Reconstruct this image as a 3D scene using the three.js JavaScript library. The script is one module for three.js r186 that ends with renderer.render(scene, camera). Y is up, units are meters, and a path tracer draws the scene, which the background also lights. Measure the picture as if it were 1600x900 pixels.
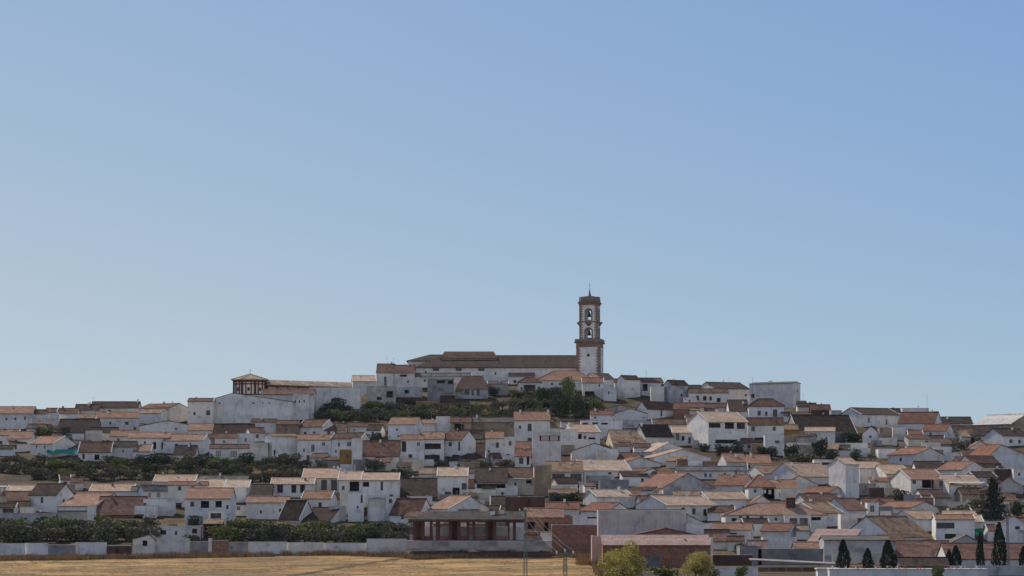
import * as THREE from 'three';
import { mergeGeometries } from 'three/addons/utils/BufferGeometryUtils.js';

// ---------- camera ----------
const F = 4440;                                   // focal length in pixels of a 1600 x 900 picture
const PITCH = Math.atan(350 / F);                 // eye level lies 350 pixels below the picture centre
const scene = new THREE.Scene();
const camera = new THREE.PerspectiveCamera(2 * Math.atan(450 / F) * 180 / Math.PI, 16 / 9, 1, 20000);
camera.position.set(0, 0, 0);
camera.rotation.set(PITCH, 0, 0);
scene.add(camera);

// ---------- sky ----------
const DEG = Math.PI / 180;
const SUN_AZ = -34 * DEG, SUN_EL = 40 * DEG;      // a little left of the view direction, beyond the hill
const sunDir = new THREE.Vector3(Math.sin(SUN_AZ) * Math.cos(SUN_EL), Math.sin(SUN_EL), -Math.cos(SUN_AZ) * Math.cos(SUN_EL));
{
  const w = 1024, h = 512, data = new Float32Array(w * h * 4), v = new THREE.Vector3();
  for (let j = 0; j < h; j++) for (let i = 0; i < w; i++) {
    const th = ((i + 0.5) / w - 0.5) * 2 * Math.PI, el = ((j + 0.5) / h - 0.5) * Math.PI;
    v.set(Math.cos(el) * Math.cos(th), Math.sin(el), Math.cos(el) * Math.sin(th));
    const az = Math.atan2(v.x, -v.z), e = Math.max(el, 0) / DEG;
    let da = az - SUN_AZ; da = Math.atan2(Math.sin(da), Math.cos(da)) / (46 * DEG); const q = Math.exp(-da * da);
    const o = Math.max(0, (1 - Math.cos(az - SUN_AZ)) / 2 - 0.2) / 0.8;       // unseen sky opposite the sun, brightened to lift the shaded walls
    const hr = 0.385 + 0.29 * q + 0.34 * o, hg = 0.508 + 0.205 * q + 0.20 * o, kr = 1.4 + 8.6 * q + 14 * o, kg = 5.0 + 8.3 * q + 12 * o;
    const gl = 0.35 * Math.exp(-Math.acos(Math.min(1, v.dot(sunDir))) / (11 * DEG));
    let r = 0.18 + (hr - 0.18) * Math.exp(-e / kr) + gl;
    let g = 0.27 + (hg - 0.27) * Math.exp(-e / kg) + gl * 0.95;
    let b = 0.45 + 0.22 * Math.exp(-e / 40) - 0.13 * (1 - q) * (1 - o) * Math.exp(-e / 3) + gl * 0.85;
    const k = (j * w + i) * 4;
    data[k] = r * 1.03; data[k + 1] = g * 1.02; data[k + 2] = b * 1.03; data[k + 3] = 1;
  }
  const sky = new THREE.DataTexture(data, w, h, THREE.RGBAFormat, THREE.FloatType);
  sky.mapping = THREE.EquirectangularReflectionMapping;
  sky.magFilter = sky.minFilter = THREE.LinearFilter;
  sky.colorSpace = THREE.LinearSRGBColorSpace;
  sky.needsUpdate = true;
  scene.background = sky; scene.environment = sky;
}
// ---------- sun ----------
const sun = new THREE.DirectionalLight(new THREE.Color().setRGB(1, 0.9, 0.77), 4.3);
sun.position.copy(sunDir).multiplyScalar(1500).add(new THREE.Vector3(0, 0, -750));
sun.target.position.set(0, 0, -750);
sun.castShadow = true; sun.shadow.mapSize.set(4096, 4096);
Object.assign(sun.shadow.camera, { left: -400, right: 400, top: 400, bottom: -400, near: 100, far: 3000 });
scene.add(sun, sun.target);
const renderer = new THREE.WebGLRenderer();
renderer.toneMapping = THREE.LinearToneMapping;
renderer.toneMappingExposure = 1;
renderer.shadowMap.enabled = true;

// ---------- numbers ----------
function mulberry(a) { return () => { a |= 0; a = a + 0x6D2B79F5 | 0; let t = Math.imul(a ^ a >>> 15, 1 | a); t = t + Math.imul(t ^ t >>> 7, 61 | t) ^ t; return ((t ^ t >>> 14) >>> 0) / 4294967296; }; }
const rnd = mulberry(20231);
const rr = (a, b) => a + (b - a) * rnd();
const lerp = (a, b, t) => a + (b - a) * t;
function hash2(x, y) { let n = Math.imul(x | 0, 374761393) + Math.imul(y | 0, 668265263); n = Math.imul(n ^ n >>> 13, 1274126177); return ((n ^ n >>> 16) >>> 0) / 4294967296; }
function noise(x, y, per) {                       // value noise, repeating after per cells when given
  const xi = Math.floor(x), yi = Math.floor(y), fx = x - xi, fy = y - yi, sx = fx * fx * (3 - 2 * fx), sy = fy * fy * (3 - 2 * fy);
  const m = per ? (a => ((a % per) + per) % per) : (a => a);
  return lerp(lerp(hash2(m(xi), m(yi)), hash2(m(xi + 1), m(yi)), sx), lerp(hash2(m(xi), m(yi + 1)), hash2(m(xi + 1), m(yi + 1)), sx), sy);
}
function fbm(x, y, per, o = 4) { let s = 0, a = 0.5, t = 0; for (let i = 0; i < o; i++) { s += a * noise(x, y, per); t += a; x *= 2; y *= 2; if (per) per *= 2; a *= 0.5; } return s / t; }

// ---------- the lie of the land ----------
// the hillside climbs away from the field; dOf gives the distance at which a ground point that shows at picture height y lies
const dOf = y => y <= 870 ? 600 + (870 - y) * 1.38 : Math.max(150, 600 - (y - 870) * 4);
const yOf = d => d >= 600 ? 870 - (d - 600) / 1.38 : 870 + (600 - d) / 4;
const CP = Math.cos(PITCH), SP = Math.sin(PITCH);
function heightAt(y, d) { const v = (450 - y) / F; return (v * CP + SP) * d / (CP - v * SP); }
function xAt(px, y, d) { const v = (450 - y) / F; return (px - 800) / F * d / (CP - v * SP); }
const crestPts = [[-700, 800], [-250, 700], [0, 672], [120, 662], [220, 656], [300, 652], [380, 640], [500, 630], [590, 610], [650, 602], [760, 598], [930, 598], [980, 612], [1050, 622], [1150, 630], [1240, 636], [1320, 655], [1450, 672], [1600, 690], [1900, 740], [2300, 800]];
function crestY(px) {
  if (px <= crestPts[0][0]) return crestPts[0][1];
  for (let i = 1; i < crestPts.length; i++) if (px <= crestPts[i][0]) { const [a, b] = crestPts[i - 1], [c, d] = crestPts[i]; return lerp(b, d, (px - a) / (c - a)); }
  return crestPts[crestPts.length - 1][1];
}
function groundY(x, z) {
  const d = -z;
  if (d < 250) { const b = heightAt(yOf(250), 250); return lerp(-1.7, b, Math.min(1, Math.max(0, d) / 250)); }
  const px = 800 + x * F / d, dc = dOf(crestY(px));
  if (d <= dc) return heightAt(yOf(d), d);
  return Math.max(-14, heightAt(yOf(dc), dc) - (d - dc) * 0.12);
}
function spot(px, y) { const d = dOf(y); return new THREE.Vector3(xAt(px, y, d), groundY(xAt(px, y, d), -d), -d); }

// ---------- textures ----------
function makeTexture(n, metres, fn, srgb = true) {
  const data = new Uint8Array(n * n * 4);
  for (let j = 0; j < n; j++) for (let i = 0; i < n; i++) {
    const c = fn(i / n, j / n), k = (j * n + i) * 4;
    for (let q = 0; q < 3; q++) data[k + q] = Math.max(0, Math.min(255, Math.round(c[q] * 255)));
    data[k + 3] = 255;
  }
  const t = new THREE.DataTexture(data, n, n, THREE.RGBAFormat);
  t.wrapS = t.wrapT = THREE.RepeatWrapping; t.repeat.set(1 / metres, 1 / metres);
  t.magFilter = THREE.LinearFilter; t.minFilter = THREE.LinearMipmapLinearFilter; t.generateMipmaps = true;
  if (srgb) t.colorSpace = THREE.SRGBColorSpace;
  t.needsUpdate = true; return t;
}
const grey = g => [g, g, g];
// clay tiles: columns running up the slope, courses across them, each tile in its own tone; lichen on the old ones
function tileTone(u, v, old, seed) {
  const cols = 32, rows = 20, c = Math.floor(u * cols), r = Math.floor(v * rows);
  let t = 0.84 + 0.2 * (hash2(c + seed * 91, r) - 0.5) + 0.16 * (fbm(u * 5 + seed, v * 5, 0, 3) - 0.5);
    const l = fbm(u * 8, v * 8, 8, 4), st = fbm(u * 24, v * 3, 24, 3);
  let a = old * Math.max(0, Math.min(1, (l - 0.42) * 5)) * 0.55 + old * Math.max(0, st - 0.55) * 0.9;
  a = Math.min(0.75, a);
  return [t * (1 - a) + 0.56 * a, t * (1 - a) + 0.53 * a, t * (1 - a) + 0.48 * a];
}
const texTileNew = makeTexture(512, 8, (u, v) => tileTone(u, v, 0.3, 1));
const texTileOld = makeTexture(512, 8, (u, v) => tileTone(u, v, 1, 2));
const texTileBump = makeTexture(512, 8, (u, v) => { const f = (u * 32) % 1, g = (v * 20) % 1; return grey(0.25 + 0.6 * Math.sin(Math.PI * f) + 0.15 * g); }, false);
const texSheet = makeTexture(256, 6, (u, v) => { const p = 0.88 + 0.1 * (hash2(Math.floor(u * 6), Math.floor(v * 3)) - 0.5) + 0.2 * (fbm(u * 6, v * 6, 6) - 0.5), r = Math.max(0, fbm(u * 10 + 2, v * 10, 10, 4) - 0.56) * 1.6; return [p - r * 0.2, p - r * 0.5, p - r * 0.7]; });
const texSheetBump = makeTexture(256, 4, (u, v) => grey(0.5 + 0.5 * Math.sin(u * 2 * Math.PI * 16)), false);
const texPlaster = makeTexture(512, 14, (u, v) => {
  let t = 0.97 + 0.10 * (fbm(u * 6, v * 6, 6, 5) - 0.5);
  const streak = Math.max(0, fbm(u * 40, v * 4, 40, 3) - 0.6) * 0.3, blot = Math.max(0, fbm(u * 9 + 3, v * 9, 9, 4) - 0.58) * 0.45;
  const patch = fbm(u * 4 + 7, v * 4 + 2, 4, 2) > 0.6 ? 0.04 : 0, damp = Math.max(0, fbm(u * 5 + 1, v * 5 + 9, 5, 5) - 0.57) * 0.4; t -= streak + blot + patch + damp; return [t, t * 0.985, t * 0.95];
});
const texRough = makeTexture(512, 10, (u, v) => {
  let t = 0.85 + 0.3 * (fbm(u * 8, v * 8, 8, 5) - 0.5);
  t -= Math.max(0, fbm(u * 7 + 5, v * 7, 7, 5) - 0.55) * 0.6; return [t, t * 0.98, t * 0.95];
});
const texBrick = makeTexture(512, 4, (u, v) => {
  const rows = 40, r = Math.floor(v * rows), uu = u * 16 + (r % 2) * 0.5, c = Math.floor(uu);
  const mortar = ((v * rows) % 1) < 0.16 || (uu % 1) < 0.06;
  const t = mortar ? 0.95 : 0.72 + 0.3 * hash2(c % 16, r), s = 0.85 + 0.3 * fbm(u * 6, v * 6, 6, 4);
  return grey(t * s);
});
const texEarth = makeTexture(1024, 60, (u, v) => {
  const a = fbm(u * 12, v * 12, 12, 6), b = fbm(u * 60, v * 60, 60, 3), g = Math.max(0, Math.min(1, (fbm(u * 7 + 9, v * 7, 7, 5) - 0.47) * 6));
  const t = 0.62 + 0.5 * (a - 0.5) + 0.35 * (b - 0.5);
  return [lerp(t, t * 0.72, g), lerp(t * 0.86, t * 0.72, g), lerp(t * 0.66, t * 0.45, g)];
});
const texField = makeTexture(1024, 80, (u, v) => {
  const wob = fbm(u * 5, v * 5, 5, 3) * 0.12, s = fbm((u * 0.55 + v * 0.9 + wob) * 40, (u - v) * 3, 0, 4), a = fbm(u * 9, v * 9, 9, 5), f = fbm(u * 120, v * 120, 120, 3);
  const t = 0.82 + 0.5 * (s - 0.5) + 0.45 * (a - 0.5) + 0.3 * (f - 0.5), w = Math.max(0, fbm(u * 6 + 4, v * 14, 0, 4) - 0.55) * 1.2;
  return [t, t * (0.86 - w * 0.2), t * (0.64 - w * 0.5)];
});

// ---------- materials ----------
const lin = (r, g, b) => new THREE.Color().setRGB(r, g, b);
const mat = (c, o = {}) => new THREE.MeshPhysicalMaterial({ color: lin(...c), roughness: 0.95, metalness: 0, specularIntensity: 0.3, ...o });
const tileO = { bumpMap: texTileBump, bumpScale: 0.05, roughness: 1 };
const vary = (c, n, m) => Array.from({ length: n }, (_, i) => { const k = 1 + (i - (n - 1) / 2) * 0.1; return m(c.map((x, q) => x * k * (1 + (q - 1) * 0.04 * (i - 1)))); });
const ROOF = {
  p: vary([0.68, 0.48, 0.33], 3, c => mat(c, { ...tileO, map: texTileNew })),
  o: vary([0.47, 0.27, 0.17], 3, c => mat(c, { ...tileO, map: texTileNew })),
  r: vary([0.37, 0.185, 0.12], 3, c => mat(c, { ...tileO, map: texTileNew })),
  rb: vary([0.27, 0.145, 0.105], 3, c => mat(c, { ...tileO, map: texTileOld })),
  b: vary([0.235, 0.135, 0.09], 3, c => mat(c, { ...tileO, map: texTileOld })),
  d: vary([0.110, 0.071, 0.054], 3, c => mat(c, { ...tileO, map: texTileOld })),
  t: vary([0.43, 0.28, 0.175], 3, c => mat(c, { ...tileO, map: texTileOld })),
  g: vary([0.20, 0.19, 0.18], 3, c => mat(c, { map: texRough })),
  w: vary([0.75, 0.73, 0.68], 3, c => mat(c, { map: texSheet, bumpMap: texSheetBump, bumpScale: 0.03, roughness: 0.7 })),
  k: vary([0.40, 0.26, 0.205], 3, c => mat(c, { map: texSheet, bumpMap: texSheetBump, bumpScale: 0.03, roughness: 0.8 })),
};
const WALL = {
  w: [[0.86, 0.85, 0.82], [0.84, 0.82, 0.77], [0.78, 0.78, 0.77], [0.86, 0.83, 0.75], [0.88, 0.87, 0.85], [0.80, 0.79, 0.76]].map(c => mat(c, { map: texPlaster })),
  c: vary([0.78, 0.70, 0.56], 3, c => mat(c, { map: texPlaster })),
  g: vary([0.42, 0.41, 0.40], 3, c => mat(c, { map: texRough })),
  lg: vary([0.62, 0.60, 0.59], 3, c => mat(c, { map: texRough })),
  t: vary([0.50, 0.40, 0.28], 3, c => mat(c, { map: texRough })),
  o: vary([0.44, 0.25, 0.085], 3, c => mat(c, { map: texRough })),
  k: vary([0.66, 0.48, 0.42], 3, c => mat(c, { map: texPlaster })),
  m: vary([0.78, 0.72, 0.695], 3, c => mat(c, { map: texPlaster })),
  br: vary([0.42, 0.21, 0.135], 3, c => mat(c, { map: texBrick })),
  db: vary([0.17, 0.10, 0.08], 3, c => mat(c, { map: texRough })),
};
const M = {
  white: WALL.w[1], stone: mat([0.40, 0.29, 0.205], { map: texRough }), stone2: mat([0.33, 0.235, 0.17], { map: texRough }),
  timber: mat([0.13, 0.045, 0.035]), darkwood: mat([0.06, 0.04, 0.03]), paintbrown: mat([0.16, 0.08, 0.05]), paintgreen: mat([0.05, 0.12, 0.09]), paintwhite: mat([0.7, 0.7, 0.68]), paintgrey: mat([0.3, 0.32, 0.33]),
  glass: new THREE.MeshStandardMaterial({ color: lin(0.03, 0.035, 0.04), roughness: 0.15 }), shutter: mat([0.12, 0.10, 0.09]), blind: mat([0.5, 0.42, 0.33]),
  iron: mat([0.06, 0.06, 0.065], { roughness: 0.6 }), galv: mat([0.13, 0.16, 0.14], { roughness: 0.55, metalness: 0.3 }), metal: mat([0.45, 0.46, 0.47], { roughness: 0.4, metalness: 0.6 }),
  concrete: mat([0.40, 0.38, 0.36], { map: texRough }), slab: mat([0.7, 0.69, 0.64], { map: texPlaster }), door: mat([0.15, 0.08, 0.05]), doorgrey: mat([0.26, 0.28, 0.29], { map: texSheet, bumpMap: texSheetBump, bumpScale: 0.02 }),
  awning: mat([0.03, 0.22, 0.165], { side: THREE.DoubleSide }), net: mat([0.01, 0.20, 0.07], { side: THREE.DoubleSide }), blue: mat([0.16, 0.24, 0.60], { side: THREE.DoubleSide }), ceramic: mat([0.75, 0.76, 0.76], { roughness: 0.3 }),
  bronze: mat([0.10, 0.08, 0.05], { roughness: 0.45, metalness: 0.7 }), red: mat([0.42, 0.05, 0.04]), bark: mat([0.11, 0.085, 0.065]), cloth: mat([0.6, 0.13, 0.08], { side: THREE.DoubleSide }),
};

// ---------- helpers ----------
const taken = {};
function numbered(n) { if (!(n in taken)) { taken[n] = 0; return n; } taken[n]++; return n + '_' + String(taken[n]).padStart(3, '0'); }
function shade(o) { o.castShadow = true; o.receiveShadow = true; return o; }
function part(name, geo, m, parent) { const o = shade(new THREE.Mesh(geo, m)); o.name = name; parent.add(o); return o; }
function thing(name, label, category, pos, turn = 0, group) {
  const o = new THREE.Group(); o.name = numbered(name); scene.add(o); if (pos) o.position.copy(pos); o.rotation.y = turn;
  o.userData = { label, category }; if (group) o.userData.group = group; return o;
}
function solo(name, geo, m, label, category, group) { const o = part(numbered(name), geo, m, scene); o.userData = { label, category }; if (group) o.userData.group = group; return o; }
function structure(name, geo, m) { const o = part(name, geo, m, scene); o.userData.kind = 'structure'; return o; }
const UBOX = new THREE.BoxGeometry(1, 1, 1), UCYL = new THREE.CylinderGeometry(0.5, 0.5, 1, 8), UPLANE = new THREE.PlaneGeometry(1, 1);
function box(name, m, parent, x, y, z, w, h, d) { const o = part(name, UBOX, m, parent); o.position.set(x, y, z); o.scale.set(w, h, d); return o; }
function bx(x, y, z, w, h, d) { const g = new THREE.BoxGeometry(w, h, d); metreUV(g, w, h, d); g.translate(x, y, z); return g; }
function metreUV(g, w, h, d) { const u = g.attributes.uv, s = [[d, h], [d, h], [w, d], [w, d], [w, h], [w, h]]; for (let f = 0; f < 6; f++) for (let k = 0; k < 4; k++) { const i = f * 4 + k; u.setXY(i, u.getX(i) * s[f][0], u.getY(i) * s[f][1]); } }
function bar(a, b, w) { const v = b.clone().sub(a), g = new THREE.BoxGeometry(w, v.length(), w); g.applyQuaternion(new THREE.Quaternion().setFromUnitVectors(new THREE.Vector3(0, 1, 0), v.clone().normalize())); g.translate((a.x + b.x) / 2, (a.y + b.y) / 2, (a.z + b.z) / 2); return g; }
const V = (x, y, z) => new THREE.Vector3(x, y, z);
// a slab from four corners of its underside (a-b along the eave, d-c along the ridge), uv in metres
function slab(a, b, c, d, t, u0 = 0, v0 = 0) {
  const up = V(0, t, 0), P = [a, b, c, d], T = P.map(p => p.clone().add(up)), pos = [], uv = [];
  const ex = b.clone().sub(a).normalize(); const n0 = c.clone().add(d).sub(a).sub(b); const ey = n0.sub(ex.clone().multiplyScalar(n0.dot(ex))).normalize();
  const U = p => { const q = p.clone().sub(a); return [q.dot(ex) + u0, q.dot(ey) + v0]; };
  const tri = (p, q, r) => { for (const s of [p, q, r]) { pos.push(s.x, s.y, s.z); uv.push(...U(s)); } };
  tri(T[0], T[1], T[2]); tri(T[0], T[2], T[3]); tri(P[0], P[2], P[1]); tri(P[0], P[3], P[2]);
  for (let i = 0; i < 4; i++) { const j = (i + 1) % 4; tri(P[i], P[j], T[j]); tri(P[i], T[j], T[i]); }
  const g = new THREE.BufferGeometry(); g.setAttribute('position', new THREE.Float32BufferAttribute(pos, 3)); g.setAttribute('uv', new THREE.Float32BufferAttribute(uv, 2)); g.computeVertexNormals(); return g;
}
function panel(pts, holes, t) {                    // an upright panel with real openings, front face at z = 0
  const s = new THREE.Shape(pts.map(p => new THREE.Vector2(p[0], p[1])));
  for (const h of holes) { const q = new THREE.Path(); if (h.arch) { const r = h.w / 2; q.moveTo(h.x - r, h.y - h.h / 2); q.lineTo(h.x + r, h.y - h.h / 2); q.lineTo(h.x + r, h.y + h.h / 2 - r); q.absarc(h.x, h.y + h.h / 2 - r, r, 0, Math.PI, false); q.lineTo(h.x - r, h.y - h.h / 2); } else if (h.round) { q.absarc(h.x, h.y, h.w / 2, 0, Math.PI * 2, true); } else { q.moveTo(h.x - h.w / 2, h.y - h.h / 2); q.lineTo(h.x + h.w / 2, h.y - h.h / 2); q.lineTo(h.x + h.w / 2, h.y + h.h / 2); q.lineTo(h.x - h.w / 2, h.y + h.h / 2); q.closePath(); } s.holes.push(q); }
  const g = new THREE.ExtrudeGeometry(s, { depth: t, bevelEnabled: false, curveSegments: 10 }); g.translate(0, 0, -t); return g;
}
function shiftUV(g, du, dv) { const u = g.attributes.uv; for (let i = 0; i < u.count; i++) u.setXY(i, u.getX(i) + du, u.getY(i) + dv); return g; }
// window frame with one mullion, unit size, lying in the opening
const FRAME = (() => { const g = [[-0.46, 0, 0.08, 1], [0.46, 0, 0.08, 1], [0, 0, 0.06, 0.86], [0, 0.465, 0.84, 0.07], [0, -0.465, 0.84, 0.07]].map(([x, y, w, h]) => new THREE.BoxGeometry(w, h, 1).translate(x, y, 0)); return mergeGeometries(g); })();
// ---------- the ground ----------
{
  const ds = [0, 60, 120, 180, 250, 300, 350, 400, 440, 480, 520, 560, 600]; for (let d = 612; d <= 1120; d += 12) ds.push(d); ds.push(1200, 1350, 1600, 2200, 3500, 6000, 10000);
  const NX = 150, pos = [], uv = [], idx = [];
  for (const d of ds) for (let i = 0; i <= NX; i++) {
    const px = -1400 + 4400 * i / NX, x = (px - 800) / F * Math.max(d, 250) * (d > 1200 ? 1 + (d - 1200) / 1500 : 1), z = -d;
    pos.push(x, groundY(x, z), z); uv.push(x, z);
  }
  for (let j = 0; j < ds.length - 1; j++) for (let i = 0; i < NX; i++) { const a = j * (NX + 1) + i, b = a + 1, c = a + NX + 1, e = c + 1; idx.push(a, b, e, a, e, c); }
  const g = new THREE.BufferGeometry(); g.setAttribute('position', new THREE.Float32BufferAttribute(pos, 3)); g.setAttribute('uv', new THREE.Float32BufferAttribute(uv, 2)); g.setIndex(idx); g.computeVertexNormals();
  structure('hillside_ground', g, mat([0.24, 0.19, 0.135], { map: texEarth }));
}
// the harvested field in front of the village
function fieldEdge(px) { const p = [[-900, 880], [0, 877], [120, 876], [250, 873.5], [420, 870.5], [520, 868.5], [630, 872], [648, 875.5], [760, 872], [860, 869], [905, 873], [930, 886], [950, 930], [1000, 1000]]; if (px <= p[0][0]) return p[0][1]; for (let i = 1; i < p.length; i++) if (px <= p[i][0]) return lerp(p[i - 1][1], p[i][1], (px - p[i - 1][0]) / (p[i][0] - p[i - 1][0])); return 1000; }
{
  const NX = 140, NZ = 26, pos = [], uv = [], idx = [];
  for (let j = 0; j <= NZ; j++) for (let i = 0; i <= NX; i++) {
    const px = -700 + 1690 * i / NX, d1 = dOf(fieldEdge(px)), d = lerp(Math.min(260, d1), d1, j / NZ), x = (px - 800) / F * d, z = -d;
    pos.push(x, groundY(x, z) + 0.06 + 0.10 * fbm(x / 9, z / 9, 0, 2), z); uv.push(x, z);
  }
  for (let j = 0; j < NZ; j++) for (let i = 0; i < NX; i++) { const a = j * (NX + 1) + i; idx.push(a, a + 1, a + NX + 2, a, a + NX + 2, a + NX + 1); }
  const g = new THREE.BufferGeometry(); g.setAttribute('position', new THREE.Float32BufferAttribute(pos, 3)); g.setAttribute('uv', new THREE.Float32BufferAttribute(uv, 2)); g.setIndex(idx); g.computeVertexNormals();
  structure('stubble_field', g, mat([0.44, 0.37, 0.25], { map: texField }));
}

{ // worn track crossing the field
  const pos = [], idx = [], n = 30, uv = [];
  for (let i = 0; i <= n; i++) { const t = i / n, px = lerp(440, 634, t) + 3 * Math.sin(i * 1.3), y = lerp(906, 872.6, Math.pow(t, 0.85)), d = dOf(y), wd = 0.9 + 0.5 * hash2(i, 4); for (const q of [-1, 1]) { const x = (px - 800) / F * d + q * wd, z = -d; pos.push(x, groundY(x, z) + 0.08 + 0.10 * fbm(x / 9, z / 9, 0, 2), z); uv.push(x, z); } if (i) { const a = i * 2; idx.push(a - 2, a - 1, a + 1, a - 2, a + 1, a); } }
  const g = new THREE.BufferGeometry(); g.setAttribute('position', new THREE.Float32BufferAttribute(pos, 3)); g.setAttribute('uv', new THREE.Float32BufferAttribute(uv, 2)); g.setIndex(idx); g.computeVertexNormals(); structure('field_track', g, mat([0.36, 0.26, 0.14], { map: texEarth, side: THREE.DoubleSide }));
}
// ---------- houses: list of what stands where, read from the picture in quarter pixels of numbered squares ----------
const L = [];
let OX = 0, OY = 0, ROW = '';
function at(x, y, row) { OX = x; OY = y; if (row) ROW = row; }
function h(x0, x1, e, r, b, kind, o = {}) {
  const [t, rc0, wc = 'w'] = kind.split(':'), rc = rc0 || 'b', X = v => OX + v / 4, Y = v => OY + v / 4;
  L.push({ x0: X(x0), x1: X(x1), e: Y(e), r: Y(r), b: Y(b), t, rc, wc, row: ROW, ...o, sx: o.sx === undefined ? undefined : X(o.sx), w: o.w && o.w.map(([x, y, w, hh, k]) => [X(x), Y(y), w / 4, hh / 4, k]), ch: o.ch && o.ch.map(v => X(v)) });
}
at(0, 560, 'the far-left skyline row');
h(-60, 200, 345, 300, 440, 'g:o', { w: [[155, 373, 12, 22], [40, 378, 12, 16], [95, 378, 12, 16]] });
h(205, 285, 345, 322, 432, 'g:b');
h(282, 352, 335, 312, 418, 'g:b');
h(352, 480, 345, 312, 398, 'g:b', { blank: 1 });
h(467, 620, 322, 288, 378, 'g:b', { blank: 1 });
h(565, 862, 310, 270, 372, 'g:d', { blank: 1, ch: [850], w: [[684, 332, 18, 20, 'open']] });
h(860, 1072, 310, 284, 398, 'g:rb:m', { sx: 1170, blank: 1 });
at(0, 560, 'the hall below the rotunda');
h(1172, 1330, 268, 250, 422, 'g:b:w', { w: [[1215, 345, 14, 20], [1300, 340, 24, 30], [1375, 340, 18, 26]], D: 7 });
at(340, 560);
h(-88, 468, 272, 218, 404, 'p:b:w', { ax: 0.33, D: 12, keep: 1, blank: 1, noch: 1, w: [[370, 338, 20, 18], [470, 345, 12, 14], [540, 345, 12, 14], [20, 330, 16, 18]].map(a => a.map(v => v * 0.6)) });
h(468, 570, 232, 228, 384, 'f::w', { w: [[485, 270, 9, 16], [510, 270, 9, 16], [540, 268, 9, 16]], D: 8, keep: 1 });
h(570, 890, 190, 186, 352, 'f::w', { blank: 1, D: 7, keep: 1 });
h(270, 600, 226, 190, 378, 'g:b:w', { blank: 1, noch: 1, D: 10, keep: 1 });
at(0, 560, 'the tier under far-left skyline');
h(275, 352, 384, 380, 425, 'f::w', { D: 5 });
h(355, 600, 460, 378, 500, 'g:d:g', { blank: 1 });
h(480, 690, 374, 348, 412, 'g:t');
h(610, 865, 372, 335, 455, 'g:o', { r0: -12, w: [[790, 405, 24, 20], [690, 405, 14, 18], [840, 440, 12, 22, 'open']] });
h(862, 1010, 342, 318, 410, 'g:t', { sx: 1075, r0: 30, blank: 1 });
h(870, 1225, 424, 390, 470, 'p:d', { w: [[1100, 440, 16, 14]], blank: 1 });
h(560, 730, 464, 432, 510, 'g:d');
h(1175, 1410, 450, 408, 492, 'g:o', { blank: 1 });
h(1330, 1580, 474, 410, 500, 'g:d', { blank: 1 });
h(475, 600, 472, 432, 486, 's:w:g', { blank: 1 });
at(0, 560, 'the row above left shrubs');
h(-40, 105, 482, 445, 560, 'g:t');
h(50, 190, 502, 458, 580, 'g:o', { w: [[98, 525, 18, 30]] });
h(180, 340, 534, 488, 612, 'g:o', { sx: 460, w: [[222, 552, 14, 22], [280, 555, 16, 24]] });
h(-20, 80, 565, 545, 610, 'g:d');
h(350, 545, 572, 512, 606, 'g:g:w', { blank: 1 });
h(490, 690, 586, 522, 642, 'g:b', { w: [[522, 612, 16, 34, 'door'], [605, 618, 30, 34, 'open'], [668, 620, 16, 26, 'open']] });
h(660, 845, 552, 520, 628, 'g:d:m', { w: [[695, 572, 18, 24], [770, 580, 14, 18]] });
h(685, 855, 487, 450, 530, 'g:o', { w: [[740, 508, 14, 14]] });
h(800, 1060, 497, 462, 590, 'g:o', { w: [[965, 545, 22, 44, 'open'], [905, 528, 12, 18], [1025, 545, 34, 44, 'open']] });
h(828, 940, 582, 540, 632, 'g:o', { blank: 1 });
h(1015, 1270, 514, 475, 596, 'g:o', { sx: 1305, r0: 20, w: [[1100, 545, 18, 24], [1190, 540, 14, 18]] });
h(1085, 1220, 602, 545, 622, 'g:d', { blank: 1 });
h(1340, 1480, 497, 470, 550, 'g:rb', { w: [[1400, 520, 12, 14]] });
h(1480, 1580, 478, 474, 545, 'f::w', { w: [[1535, 510, 14, 30]] });
h(1310, 1690, 562, 540, 640, 'g:b', { w: [[1365, 595, 34, 34, 'blind'], [1460, 597, 40, 34, 'blind'], [1570, 598, 30, 34], [1640, 598, 24, 30], [1312, 605, 14, 18]] });
at(400, 640, 'the row below hilltop shrubs');
h(-30, 125, 78, 60, 152, 'g:b', { w: [[12, 120, 18, 18, 'open']] });
h(125, 268, 92, 68, 156, 'g:b:t', { w: [[190, 125, 12, 20]] });
h(258, 420, 107, 64, 160, 'g:rb', { sx: 500, w: [[305, 145, 22, 14], [365, 145, 18, 14]] });
h(425, 560, 132, 86, 166, 'g:b', { w: [[455, 145, 18, 22], [498, 145, 14, 34, 'door']] });
h(590, 800, 107, 84, 146, 'g:rb', { w: [[718, 130, 18, 14], [615, 128, 10, 16]] });
h(825, 1000, 92, 50, 190, 'g:o', { sx: 1040, r0: 28, w: [[910, 165, 60, 8], [880, 125, 12, 14]] });
h(1010, 1122, 87, 64, 152, 'g:o', { blank: 1 });
h(1125, 1220, 50, 46, 150, 'f::w', { blank: 1 });
h(1215, 1345, 80, 48, 175, 'g:rb:t', { w: [[1268, 108, 58, 40, 'open']] });
h(1340, 1610, 78, 50, 172, 'g:g:t', { blank: 1 });
at(400, 640, 'the middle-left second row');
h(105, 258, 168, 152, 320, 'g:t', { r0: -35, sx: 50, w: [[120, 270, 14, 34, 'open']] });
h(-40, 72, 215, 208, 330, 'f::c', { blank: 1 });
h(258, 470, 190, 158, 322, 'g:o', { w: [[355, 242, 24, 50], [422, 215, 20, 24], [300, 255, 14, 26], [240, 278, 14, 20], [325, 305, 20, 40, 'door']] });
h(468, 660, 180, 148, 330, 'g:b', { w: [[515, 218, 20, 30], [580, 216, 34, 32], [495, 260, 16, 20]], sx: 700, r0: 30 });
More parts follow.
